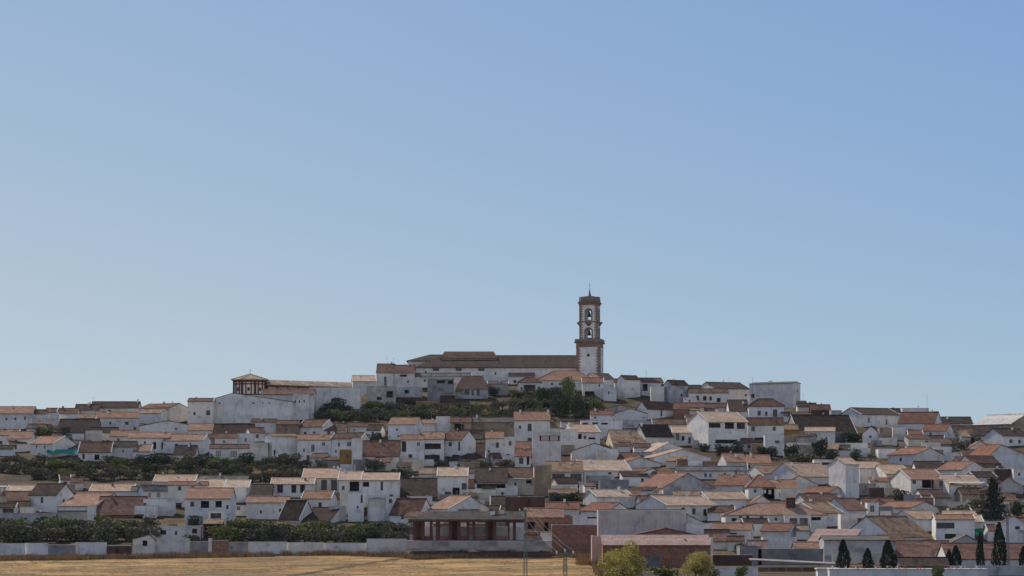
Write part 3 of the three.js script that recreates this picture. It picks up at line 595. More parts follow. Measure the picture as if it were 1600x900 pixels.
for (const q of L) {
  q.d = dOf(q.b); q.s = F / q.d; q.th = (q.r0 !== undefined ? q.r0 : q.sx !== undefined ? (q.sx > q.x1 ? 35 : -35) : 0) * DEG;
  q.W = (q.x1 - q.x0) / q.s / Math.cos(q.th); q.H = (q.b - q.e) / q.s; q.rise = (q.e - q.r) / q.s;
  const pitch = q.pi || ({ p: 0.30, o: 0.38, w: 0.3, k: 0.3, t: 0.36 }[q.rc] || 0.46);
  let D = q.D;
  if (!D && q.sx !== undefined) D = Math.abs(q.sx > q.x1 ? q.sx - q.x1 : q.x0 - q.sx) / q.s / Math.sin(Math.abs(q.th));
  const sp = { p: 0.38, o: 0.48, t: 0.44 }[q.rc];
  if (D && !q.D && sp && q.t === 'g' && q.rise / (D / 2) > sp) { const side = D * Math.sin(Math.abs(q.th)); D = Math.min(16, q.rise * 2 / sp); q.th = Math.sign(q.th) * Math.asin(Math.min(0.9, side / D)); q.W = (q.x1 - q.x0) / q.s / Math.cos(q.th); }
  if (!D) D = q.t === 'g' || q.t === 'h' ? 2 * q.rise / pitch : q.t === 's' ? q.rise / pitch : q.t === 'p' ? 9 : 6;
  q.D = Math.min(17, Math.max(q.wall ? 0.1 : 4, D));
}
for (const q of L) if (!q.wall && !q.keep) {       // keep clear of the house behind
  let lim = 99;
  for (const p of L) if (p !== q && p.d > q.d) { const ov = Math.min(p.x1, q.x1) - Math.max(p.x0, q.x0); if (ov > 0.12 * Math.min(p.x1 - p.x0, q.x1 - q.x0)) lim = Math.min(lim, p.d - q.d - 0.3); }
  const mp = { p: 0.36, o: 0.44, t: 0.42 }[q.rc] || 0.62, least = q.t === 'g' ? q.rise * 2 / mp : q.t === 's' ? q.rise / mp : 3;
  q.D = Math.max(Math.min(q.D, lim), Math.min(q.D, Math.max(3, least)));
}
const RAIL = (() => { const g = [new THREE.BoxGeometry(1, 0.07, 1).translate(0, 0.96, 0), new THREE.BoxGeometry(1, 0.05, 1).translate(0, 0.1, 0)]; for (let i = 0; i < 14; i++) g.push(new THREE.BoxGeometry(0.014, 0.82, 0.6).translate(-0.48 + i * 0.0738, 0.53, 0)); return mergeGeometries(g); })();
const DISH = new THREE.SphereGeometry(0.42, 12, 5, 0, Math.PI * 2, 0, 0.75);
const FR = [M.paintbrown, M.paintbrown, M.darkwood, M.paintwhite, M.paintgreen, M.paintgrey];
function chimney(roof, x, y, z, m, tall) { const c = part('chimney', UBOX, m, roof); c.position.set(x, y + tall / 2 - 0.3, z); c.scale.set(0.55, tall + 0.6, 0.5); }
function buildHouse(q) {
  const { W, H, D, rise, t } = q, T = Math.min(0.25, D / 4), gx = xAt((q.x0 + q.x1) / 2, q.b, q.d), gy = Math.max(groundY(gx, -q.d), heightAt(q.b, q.d)), FD = 3.2 + gy - groundY(gx, -q.d);
  const flat = t === 'f', kindName = q.name || (q.wall ? 'garden_wall' : flat ? 'flat_roofed_house' : 'house');
  const size = q.wall ? '' : H > 7 ? 'tall' : H > 4.6 ? 'two-storey' : 'low';
  const noun = q.noun || (q.wall ? 'wall' : 'house');
  const roofTxt = q.wall ? '' : flat ? 'flat roof, ' : `${RN[q.rc]} ${t === 'g' ? '' : TN[t] + ' '}roof, `;
  const ordTxt = q.last ? 'last' : ORD(q.ord);
  const label = q.label || `${size} ${WN[q.wc]} ${noun}, ${roofTxt}${q.last ? 'rightmost' : ordTxt + ' from left'} in ${q.row}`.trim();
  const x = xAt((q.x0 + q.x1) / 2, q.b, q.d);
  const g = thing(kindName, label, q.cat || (q.wall ? 'wall' : noun), V(x, gy, -q.d), -q.th, q.row.replace(/^the /, '') + ' buildings');
  q.obj = g; if (q.wall) g.userData.kind = 'thing';
  const vi = Math.floor(rnd() * WALL[q.wc].length), wm = WALL[q.wc][vi], rm = ROOF[q.rc][Math.floor(rnd() * 3)];
  const du = rr(0, 30), dv = rr(0, 30), par = flat && !q.wall ? 0.35 : 0;
  // openings
  const front = [], cx = (q.x0 + q.x1) / 2;
  if (q.w) for (const [px, py, pw, ph, k] of q.w) {
    let o = { x: (px - cx) / q.s / Math.cos(q.th), y: (q.b - py) / q.s, w: pw / q.s, h: ph / q.s, k };
    o.w = Math.min(o.w, W - 0.4); o.h = Math.min(o.h, H + FD - 0.5);
    o.x = Math.max(-W / 2 + o.w / 2 + 0.15, Math.min(W / 2 - o.w / 2 - 0.15, o.x)); o.y = Math.min(o.y, H - o.h / 2 - 0.12); o.y = Math.max(o.y, -FD + o.h / 2 + 0.2);
    if (!front.some(p => Math.abs(p.x - o.x) < (p.w + o.w) / 2 + 0.1 && Math.abs(p.y - o.y) < (p.h + o.h) / 2 + 0.1)) front.push(o);
  } else if (!q.wall && !q.blank && W > 2.6) {
    const n = Math.max(1, Math.floor(W / 3.1)), floors = H > 5 ? [1.5, 4.4] : H > 2.4 ? [Math.min(1.6, H - 1)] : [];
    floors.forEach((fy, fi) => { for (let i = 0; i < n; i++) { if (rnd() < 0.28) continue; const dr = fi === 0 && rnd() < 0.25 && H > 2.7, ww = dr ? 1 : rr(0.75, 1.15), hh = dr ? 2.1 : rr(0.9, 1.35); front.push({ x: (i + 0.5 + rr(-0.18, 0.18)) / n * W - W / 2, y: dr ? 1.1 : fy, w: ww, h: hh, k: dr ? 'door' : rnd() < 0.15 ? 'shut' : undefined }); } });
    for (let i = front.length - 1; i >= 0; i--) { const o = front[i]; if (o.y + o.h / 2 > H - 0.1 || Math.abs(o.x) + o.w / 2 > W / 2 - 0.15) front.splice(i, 1); }
  }
  const side = [];
  if (q.sx !== undefined && D > 5 && H > 3.2 && !q.blank) { if (rnd() < 0.75) side.push({ x: D * rr(0.3, 0.7), y: H * 0.6, w: 0.8, h: 1 }); if (H > 5 && rnd() < 0.5) side.push({ x: D * 0.5, y: 1.5, w: 0.9, h: 1.1 }); }
  // walls
  const ax = q.ax === undefined ? 0 : (q.ax - 0.5) * W, top = H + par;
  const gs = [];
  const fpts = t === 'p' ? [[-W / 2, -FD], [W / 2, -FD], [W / 2, H], [ax, H + rise], [-W / 2, H]] : [[-W / 2, -FD], [W / 2, -FD], [W / 2, top + (q.er || 0)], [-W / 2, top]];
  gs.push(panel(fpts, front, T));
  const back = t === 's' ? [[-W / 2, -FD], [W / 2, -FD], [W / 2, H + rise], [-W / 2, H + rise]] : fpts;
  gs.push(panel(back, [], T).translate(0, 0, -D + T));
  const yAt = u => t === 'g' ? H + rise * (1 - Math.abs(u / D - 0.5) * 2) : t === 's' ? H + rise * u / D : t === 'f' ? top : H;
  const sp = [[T, -FD], [D - T, -FD], [D - T, yAt(D - T)]]; if (t === 'g') sp.push([D / 2, H + rise]); sp.push([T, yAt(T)]);
  for (const s of [-1, 1]) { const vis = q.sx !== undefined && (q.sx > q.x1 ? s > 0 : s < 0); gs.push(panel(sp, vis ? side : [], T).rotateY(Math.PI / 2).translate(s > 0 ? W / 2 : -W / 2 + T, 0, 0)); }
  if (!q.wall || D > 1) part('wall', shiftUV(mergeGeometries(gs), du, dv), wm, g); else part('wall', shiftUV(bx(0, (H - FD) / 2, -D / 2, W, H + FD, D), du, dv), wm, g);
  // windows and doors set back in their openings
  const fm = FR[Math.floor(rnd() * FR.length)];
  for (const o of front) {
    if (o.k === 'open') { if (o.w > 1.6 && o.h > 1.2 && o.y > 1.6) { const b = part('balcony_railing', RAIL, M.iron, g); b.position.set(o.x, o.y - o.h / 2, -0.08); b.scale.set(o.w - 0.02, Math.min(1, o.h * 0.5), 0.05); } continue; }
    if (o.k === 'door') { box('door', rnd() < 0.7 ? M.door : M.doorgrey, g, o.x, o.y, -0.12, o.w - 0.01, o.h - 0.01, 0.06); continue; }
    if (o.k === 'gate') { box('garage_door', M.doorgrey, g, o.x, o.y, -0.12, o.w - 0.01, o.h - 0.01, 0.06); continue; }
    const f = part('window', FRAME, fm, g); f.position.set(o.x, o.y, -0.13); f.scale.set(o.w - 0.01, o.h - 0.01, 0.07);
    const p = part('pane', UPLANE, o.k === 'shut' ? M.shutter : o.k === 'blind' ? M.blind : M.glass, f); p.position.z = -0.1; p.scale.set(0.99, 0.99, 1);
    if (o.w > 0.7 && rnd() < 0.6) { const sl = part('sill', UBOX, M.slab, f); sl.position.set(0, -0.53, 1.9); sl.scale.set(1.1, 0.05, 1.4); }
  }
  for (const o of side) { const s = q.sx > q.x1 ? 1 : -1, f = part('window', FRAME, fm, g); f.position.set(s * (W / 2 - 0.13), o.y, -o.x); f.rotation.y = s * Math.PI / 2; f.scale.set(o.w - 0.01, o.h - 0.01, 0.07); const p = part('pane', UPLANE, M.glass, f); p.position.z = -0.1; }
  if (q.wall) { if (q.cope !== false && D < 1) box('coping', q.cm || M.slab, g, 0, H + 0.04, -D / 2, W + 0.1, 0.08, D + 0.12); return g; }
  // roof
  const oh = 0.32, ov = q.ov === undefined ? 0.16 : q.ov, ts = 0.16, rg = []; let roof;
  const z0 = q.rd || 0;
  if (t === 'g') {
    const k = rise / (D / 2), e = H - oh * k + 0.01, R = H + rise + 0.01, x0 = -W / 2 - ov, x1 = W / 2 + ov;
    rg.push(slab(V(x0, e, oh), V(x1, e, oh), V(x1, R, -D / 2), V(x0, R, -D / 2), ts, du, dv), slab(V(x1, e, -D - oh), V(x0, e, -D - oh), V(x0, R, -D / 2), V(x1, R, -D / 2), ts, dv, du));
    roof = part('roof', mergeGeometries(rg), rm, g);
    const rc = part('ridge_tiles', UCYL, rm, roof); rc.rotation.z = Math.PI / 2; rc.position.set(0, R + ts - 0.03, -D / 2); rc.scale.set(0.3, W + 2 * ov + 0.04, 0.3);
    if (q.vg || (q.rc === 'p' && q.vg !== false) || (q.vg === undefined && rnd() < 0.22)) for (const s of [-1, 1]) part('verge', mergeGeometries([slab(V(s * (W / 2 + ov) - 0.11, e, oh + 0.02), V(s * (W / 2 + ov) + 0.11, e, oh + 0.02), V(s * (W / 2 + ov) + 0.11, R, -D / 2), V(s * (W / 2 + ov) - 0.11, R, -D / 2), ts + 0.1)]), M.slab, roof);
  } else if (t === 's') {
    const k = rise / D, e = H - oh * k + 0.01, R = H + rise + oh * k + 0.01, x0 = -W / 2 - ov, x1 = W / 2 + ov;
    roof = part('roof', slab(V(x0, e, oh), V(x1, e, oh), V(x1, R, -D - oh), V(x0, R, -D - oh), ts, du, dv), rm, g);
  } else if (t === 'p') {
    const R = H + rise + 0.01;
    for (const s of [-1, 1]) { const hw = s > 0 ? W / 2 - ax : W / 2 + ax, k = rise / hw, e = H - oh * k + 0.01, xe = s * (W / 2 + oh); const a = V(xe, e, s > 0 ? ov : -D - ov), b = V(xe, e, s > 0 ? -D - ov : ov); rg.push(slab(a, b, V(ax, R, b.z), V(ax, R, a.z), ts, du, dv)); }
    roof = part('roof', mergeGeometries(rg), rm, g);
    const rc = part('ridge_tiles', UCYL, rm, roof); rc.rotation.x = Math.PI / 2; rc.position.set(ax, R + ts - 0.03, -D / 2); rc.scale.set(0.3, D + 2 * ov + 0.04, 0.3);
  } else if (t === 'h') {
    const k = rise / (D / 2), e = H - oh * k + 0.01, R = H + rise + 0.01, i0 = Math.min(W / 2 - 0.3, D / 2 * (q.hk || 0.9)), X = W / 2 + oh, A = V(-X, e, oh), B = V(X, e, oh), C = V(X, e, -D - oh), E = V(-X, e, -D - oh), r0 = V(-W / 2 + i0, R, -D / 2), r1 = V(W / 2 - i0, R, -D / 2);
    rg.push(slab(A, B, r1, r0, ts, du, dv), slab(B, C, r1, r1, ts, du, dv), slab(C, E, r0, r1, ts, dv, du), slab(E, A, r0, r0, ts, dv, du));
    roof = part('roof', mergeGeometries(rg), rm, g);
    const rc = part('ridge_tiles', UCYL, rm, roof); rc.rotation.z = Math.PI / 2; rc.position.set(0, R + ts - 0.03, -D / 2); rc.scale.set(0.3, r1.x - r0.x + 0.2, 0.3);
    for (const [a, b] of [[A, r0], [B, r1]]) { const hg = bar(a.clone().add(V(0, ts, 0)), b.clone().add(V(0, ts, 0)), 0.22); part('hip_tiles', hg, rm, roof); }
  } else {
    roof = part('roof', bx(0, H - 0.1, -D / 2, W - 2 * T - 0.02, 0.2, D - 2 * T - 0.02), M.concrete, g);
    const cg = [bx(0, top + 0.04, -T / 2, W + 0.12, 0.08, T + 0.12), bx(0, top + 0.04, -D + T / 2, W + 0.12, 0.08, T + 0.12), bx(-W / 2 + T / 2, top + 0.04, -D / 2, T + 0.12, 0.08, D - 2 * T - 0.13), bx(W / 2 - T / 2, top + 0.04, -D / 2, T + 0.12, 0.08, D - 2 * T - 0.13)];
    part('coping', mergeGeometries(cg), q.cm || M.slab, g);
  }
  if (q.tur) { const lx = (q.tur - cx) / q.s, w = 2.1, yb = H + rise * 0.45, hh = rise * 0.55 + 1.3, tu = part('roof_turret', mergeGeometries([bx(lx, yb + hh / 2, -D * 0.36, w, hh, w)]), M.timber, g); const f = part('window', FRAME, M.darkwood, tu); f.position.set(lx, yb + hh * 0.6, -D * 0.36 + w / 2 + 0.03); f.scale.set(1.1, hh * 0.5, 0.08); const p = part('turret_roof', slab(V(lx - 1.4, yb + hh + 0.01, -D * 0.36 + 1.4), V(lx + 1.4, yb + hh + 0.01, -D * 0.36 + 1.4), V(lx, yb + hh + 0.7, -D * 0.36), V(lx, yb + hh + 0.7, -D * 0.36), 0.1), rm, tu); const pn = part('pane', UPLANE, M.glass, tu); pn.position.set(lx, yb + hh * 0.6, -D * 0.36 + w / 2 + 0.01); pn.scale.set(1.05, hh * 0.48, 1); }
  // chimneys
  if (q.ch) for (const px of q.ch) { const lx = Math.max(-W / 2 + 0.5, Math.min(W / 2 - 0.5, (px - cx) / q.s)); chimney(roof, lx, H + (flat ? 0 : rise * 0.8), t === 'g' ? -D / 2 * 0.9 : -D / 2, WALL[q.wc][vi], flat ? 1.5 : 1.3); }
  else if (!q.noch && t !== 'f' && W > 5 && rnd() < 0.7) { const z = -D * rr(0.3, 0.7), yy = t === 'g' ? yAt(-z) : t === 's' ? yAt(-z) : H + rise * 0.5; chimney(roof, W * rr(-0.38, 0.38), yy, t === 'p' ? -D * 0.5 : z, rnd() < 0.75 ? M.white : WALL.br[0], rr(0.6, 1.1)); }
  if (q.ae || (!q.ae && rnd() < 0.28 && !flat)) aerial(roof, W * rr(-0.3, 0.3), H + (flat ? 0 : t === 'p' ? rise * 0.6 : rise), -D / 2, q.ae || rr(1.6, 2.6));
  if (!q.wall && W > 4 && rnd() < 0.22) { const s = part('satellite_dish', DISH, M.ceramic, roof); s.position.set(W * rr(-0.35, 0.35), H + (flat ? 0.3 : t === 'g' ? rise : 0.4) + 0.45, t === 'g' ? -D / 2 : -D * 0.4); s.rotation.set(-0.9, rr(-0.6, 0.6), 0); const st = part('dish_bracket', UCYL, M.metal, roof); st.position.set(s.position.x, s.position.y - 0.3, s.position.z); st.scale.set(0.05, 0.9, 0.05); }
  return g;
}
const AERIAL = (() => { const g = [bar(V(0, 0, 0), V(0, 1, 0), 0.045), bar(V(-0.35, 0.94, 0), V(0.35, 0.94, 0), 0.03)]; for (let i = -3; i <= 3; i++) g.push(bar(V(i * 0.11, 0.94, -0.25), V(i * 0.11, 0.94, 0.25), 0.018)); return mergeGeometries(g); })();
function aerial(roof, x, y, z, tall) { const a = part('television_aerial', AERIAL, M.metal, roof); a.position.set(x, y - 0.3, z); a.scale.set(1, tall + 0.3, 1); a.rotation.y = rr(0, 3); }
for (const q of L) buildHouse(q);
// ---------- the church ----------
const merged = (...g) => mergeGeometries(g.flat().map(x => x.index ? x.toNonIndexed() : x));
{
  const B = 598, d = dOf(B), s = F / d, X = p => (p - 776) / s, Y = p => (B - p) / s, x0 = xAt(776, B, d);
  const g = thing('church_nave', 'long white church with dark brown tiled roofs on the hilltop', 'church', V(x0, groundY(x0, -d), -d));
  const L0 = X(650), R0 = X(905), e = Y(574), rg = Y(554), D = 22, T = 0.5;
  const lun = [681, 716.5, 752].map(p => ({ x: X(p), y: Y(577.6), w: 2.1, h: 0.9 }));
  const door = [{ x: X(665), y: Y(582), w: 0.7, h: 0.9 }, { x: X(774), y: Y(583.5), w: 0.5, h: 1.1 }];
  part('wall', merged(panel([[L0, -5], [R0, -5], [R0, e], [L0, e]], [...lun, ...door], T), panel([[L0, -5], [R0, -5], [R0, e], [L0, e]], [], T).translate(0, 0, -D + T), bx(L0 + T / 2, (e - 5) / 2, -D / 2, T, e + 5, D - 2 * T - 0.01), bx(R0 - T / 2, (e - 5) / 2, -D / 2, T, e + 5, D - 2 * T - 0.01)), M.white, g);
  for (const o of [...lun, ...door]) { const f = part('window', FRAME, M.darkwood, g); f.position.set(o.x, o.y, -0.35); f.scale.set(o.w - 0.01, o.h - 0.01, 0.08); const p = part('pane', UPLANE, M.glass, f); p.position.z = -0.1; }
  for (const o of lun) { const hd = part('window_hood', UBOX, M.stone2, g); hd.position.set(o.x, o.y + o.h / 2 + 0.15, 0.12); hd.scale.set(2.5, 0.2, 0.3); }
  box('eave_cornice', M.slab, g, (L0 + R0) / 2, e - 0.2, 0.1, R0 - L0, 0.3, 0.2);
  const eo = e - 0.2, RL = X(690), A = V(L0 - 0.4, eo, 0.5), Bq = V(R0, eo, 0.5), C = V(R0, eo, -D - 0.5), E = V(L0 - 0.4, eo, -D - 0.5), r0 = V(RL, rg, -D / 2), r1 = V(R0, rg, -D / 2);
  const rf = part('roof', merged(slab(A, Bq, r1, r0, 0.25), slab(C, E, r0, r1, 0.25, 3, 5), slab(E, A, r0, r0, 0.25, 7, 2)), ROOF.d[1], g);
  const rc = part('ridge_tiles', UCYL, ROOF.d[1], rf); rc.rotation.z = Math.PI / 2; rc.position.set((r0.x + r1.x) / 2, rg + 0.22, -D / 2); rc.scale.set(0.4, r1.x - r0.x, 0.4);
  // raised crossing
  const c0 = X(689), c1 = X(775.5), ce = Y(558.6), cr = Y(547.2);
  part('crossing_wall', bx((c0 + c1) / 2, (ce + 4) / 2, -11.5, c1 - c0, ce - 4, 9), M.white, g);
  const cs = part('crossing_roof', merged(slab(V(c0 - 0.5, ce - 0.15, -6.6), V(c1 + 0.5, ce - 0.15, -6.6), V(c1 - 1, cr, -11.5), V(c0 + 0.9, cr, -11.5), 0.25), slab(V(c1 + 0.5, ce - 0.15, -16.4), V(c0 - 0.5, ce - 0.15, -16.4), V(c0 + 0.9, cr, -11.5), V(c1 - 1, cr, -11.5), 0.25), slab(V(c1 + 0.5, ce - 0.15, -6.6), V(c1 + 0.5, ce - 0.15, -16.4), V(c1 - 1, cr, -11.5), V(c1 - 1, cr, -11.5), 0.25), slab(V(c0 - 0.5, ce - 0.15, -16.4), V(c0 - 0.5, ce - 0.15, -6.6), V(c0 + 0.9, cr, -11.5), V(c0 + 0.9, cr, -11.5), 0.25)), ROOF.b[0], g);
  // chevet at the left end
  const h0 = X(636.5), h1 = X(692), he = Y(563), hr = Y(551.6);
  part('chevet_wall', bx((h0 + h1) / 2, (he - 5) / 2, -13, h1 - h0, he + 5, 13), WALL.m[1], g);
  part('chevet_roof', merged(slab(V(h0 - 0.6, he, -6), V(h1, he, -6), V(h1, hr, -13), V(X(670), hr, -13), 0.25), slab(V(h1, he, -20), V(h0 - 0.6, he, -20), V(X(670), hr, -13), V(h1, hr, -13), 0.25), slab(V(h0 - 0.6, he, -20), V(h0 - 0.6, he, -6), V(X(670), hr, -13), V(X(670), hr, -13), 0.25)), ROOF.d[2], g);
}
// ---------- the bell tower ----------
{
  const B = 600, d = dOf(B), s = F / d, th = 8.6 * DEG, Y = p => (B - p) / s, W = 37.2 / s / Math.cos(th), x0 = xAt(919.3, B, d);
  const g = thing('bell_tower', 'white square bell tower with brown stone corners and small spire', 'tower', V(x0, groundY(x0, -d), -d), -th);
  const c = new THREE.Group();                                  // used only to place pieces about the tower's axis
  const AX = -W / 2;
  function four(name, geo, m) { for (let k = 0; k < 4; k++) { const o = part(name, geo, m, g); o.position.z = AX; o.rotation.y = k * Math.PI / 2; } }
  function shaft(w, y0, y1, holes, t, label) { const p = [[-w / 2 + 0.001, y0], [w / 2 - 0.001 - t, y0], [w / 2 - 0.001 - t, y1], [-w / 2 + 0.001, y1]]; four('wall', panel(p, holes, t).translate(0, 0, w / 2), WALL.w[4]); }
  const y1 = Y(542), w2 = 28.6 / s / Math.cos(th);
  shaft(W, -4, y1, [{ x: 0, y: Y(555), w: 1.05, round: true }], 0.8);
  function corners(w, ya, yb, pw, step) {
    for (const sx of [-1, 1]) for (const sz of [-1, 1]) {
      const pier = part('corner_pier', bx(sx * (w / 2 - pw / 2 + 0.06), (ya + yb) / 2, AX + sz * (w / 2 - pw / 2 + 0.06), pw, yb - ya, pw), M.stone, g);
      const t = []; let k = 0; for (let y = ya + step * 0.5; y < yb - step * 0.3; y += step, k++) { const o = bx(sx * (w / 2 - pw - 0.2), y, AX + sz * (w / 2 + 0.02), 0.42, step * 0.52, 0.1), q = bx(sx * (w / 2 + 0.02), y, AX + sz * (w / 2 - pw - 0.2), 0.1, step * 0.52, 0.42); t.push(o, q); }
      part('quoins', mergeGeometries(t), M.stone, pier);
    }
  }
  corners(W, -4, y1, 0.95, 1.0);
  const slabs = [[y1, 0.5, W + 0.3, M.stone], [y1 + 0.5, 0.9, W + 0.1, M.stone], [y1 + 1.4, 0.45, W + 1.3, M.stone2], [y1 + 1.85, 0.9, W + 0.9, M.stone]];
  for (const [y, hh, w, m] of slabs) part('cornice', bx(0, y + hh / 2, AX, w, hh, w), m, g);
  const yb = y1 + 2.75, ym = Y(502), yt = Y(475);
  const lo = { x: 0, y: (Y(513) + yb + 0.5) / 2, w: 2.0, h: Y(513) - yb - 0.5, arch: true }, hi = { x: 0, y: (Y(483) + Y(499)) / 2, w: 1.75, h: Y(483) - Y(499), arch: true };
  shaft(w2, yb, yt, [lo, hi], 1.35);
  corners(w2, yb, yt, 0.75, 0.9);
  for (const o of [lo, hi]) {                                    // stone surrounds
    const r = o.w / 2, sh = new THREE.Shape(), f = 0.45, yl = o.y - o.h / 2, yc = o.y + o.h / 2 - r;
    sh.moveTo(-r - f, yl - 0.3); sh.lineTo(r + f, yl - 0.3); sh.lineTo(r + f, yc); sh.absarc(0, yc, r + f, 0, Math.PI, false); sh.lineTo(-r - f, yl - 0.3);
    const hole = new THREE.Path(); hole.moveTo(-r, yl); hole.lineTo(r, yl); hole.lineTo(r, yc); hole.absarc(0, yc, r, 0, Math.PI, false); hole.lineTo(-r, yl); sh.holes.push(hole);
    four('arch_surround', new THREE.ExtrudeGeometry(sh, { depth: 0.16, bevelEnabled: false, curveSegments: 10 }).translate(0, 0, w2 / 2 - 0.02), M.stone2);
    const bell = part('bell', new THREE.LatheGeometry([[0.0, 1.5], [0.25, 1.46], [0.48, 1.1], [0.56, 0.5], [0.72, 0.1], [0.82, 0]].map(p => new THREE.Vector2(...p)), 14), M.bronze, g); bell.position.set(-0.15, o.y - 0.6, AX);
    const yoke = part('yoke', bx(-0.25, o.y + 1.1, AX, 0.3, 0.35, w2 - 2.75), M.darkwood, g);
  }
  part('belfry_floor', bx(0, ym - 0.4, AX, w2 - 2.75, 0.3, w2 - 2.75), M.stone2, g);
  part('string_course', merged(bx(0, ym, AX + w2 / 2 + 0.06, w2 + 0.5, 0.35, 0.34), bx(0, ym, AX - w2 / 2 - 0.06, w2 + 0.5, 0.35, 0.34), bx(w2 / 2 + 0.06, ym, AX, 0.34, 0.35, w2 - 0.25), bx(-w2 / 2 - 0.06, ym, AX, 0.34, 0.35, w2 - 0.25)), M.stone2, g);
  four('balcony_bowl', new THREE.LatheGeometry([[0.05, -1.3], [0.5, -0.95], [1.1, -0.2], [1.25, 0.15], [1.25, 0.3], [0, 0.3]].map(p => new THREE.Vector2(...p)), 14, -Math.PI / 2, Math.PI).translate(0, ym - 0.3, w2 / 2 + 0.05), M.stone2);
  part('top_cornice', bx(0, yt + 0.2, AX, w2 + 0.4, 0.4, w2 + 0.4), M.stone, g);
  const dn = []; for (let k = 0; k < 4; k++) for (let i = -5; i <= 5; i++) dn.push(bx(i * 0.56, yt - 0.15, w2 / 2 + 0.12, 0.26, 0.3, 0.22).rotateY(k * Math.PI / 2).translate(0, 0, AX)); part('dentils', mergeGeometries(dn), M.red, g);
  part('top_cornice', bx(0, yt + 0.62, AX, w2 + 1.1, 0.44, w2 + 1.1), M.stone2, g);
  const oct = new THREE.CylinderGeometry((w2 + 0.1) / 2 * 1.16, (w2 + 0.5) / 2 * 1.16, 1.9, 8).rotateY(Math.PI / 8).translate(0, yt + 1.8, AX); part('attic', oct, M.stone2, g);
  const ped = new THREE.Shape([[-1.3, 0], [1.3, 0], [1.3, 0.7], [0.5, 1.5], [0, 1.85], [-0.5, 1.5], [-1.3, 0.7]].map(p => new THREE.Vector2(...p)));
  four('pediment', new THREE.ExtrudeGeometry(ped, { depth: 0.4, bevelEnabled: false }).translate(0, yt + 0.85, w2 / 2 - 0.1), M.stone);
  part('roof_cap', new THREE.CylinderGeometry(0.9, w2 / 2 * 0.95, 0.35, 8).rotateY(Math.PI / 8).translate(0, yt + 2.92, AX), ROOF.d[0], g);
  part('spire', new THREE.LatheGeometry([[0.85, 0], [0.5, 0.35], [0.3, 1.0], [0.16, 2.0], [0.04, 2.6]].map(p => new THREE.Vector2(...p)), 12).translate(0, yt + 3.05, AX), mat([0.09, 0.10, 0.13], { roughness: 0.5 }), g);
  part('weather_cross', merged(bx(0, yt + 6.6, AX, 0.09, 2.2, 0.09), bx(0, yt + 7.0, AX, 0.8, 0.09, 0.09), new THREE.SphereGeometry(0.16, 8, 6).translate(0, yt + 5.6, AX)), M.iron, g);
}
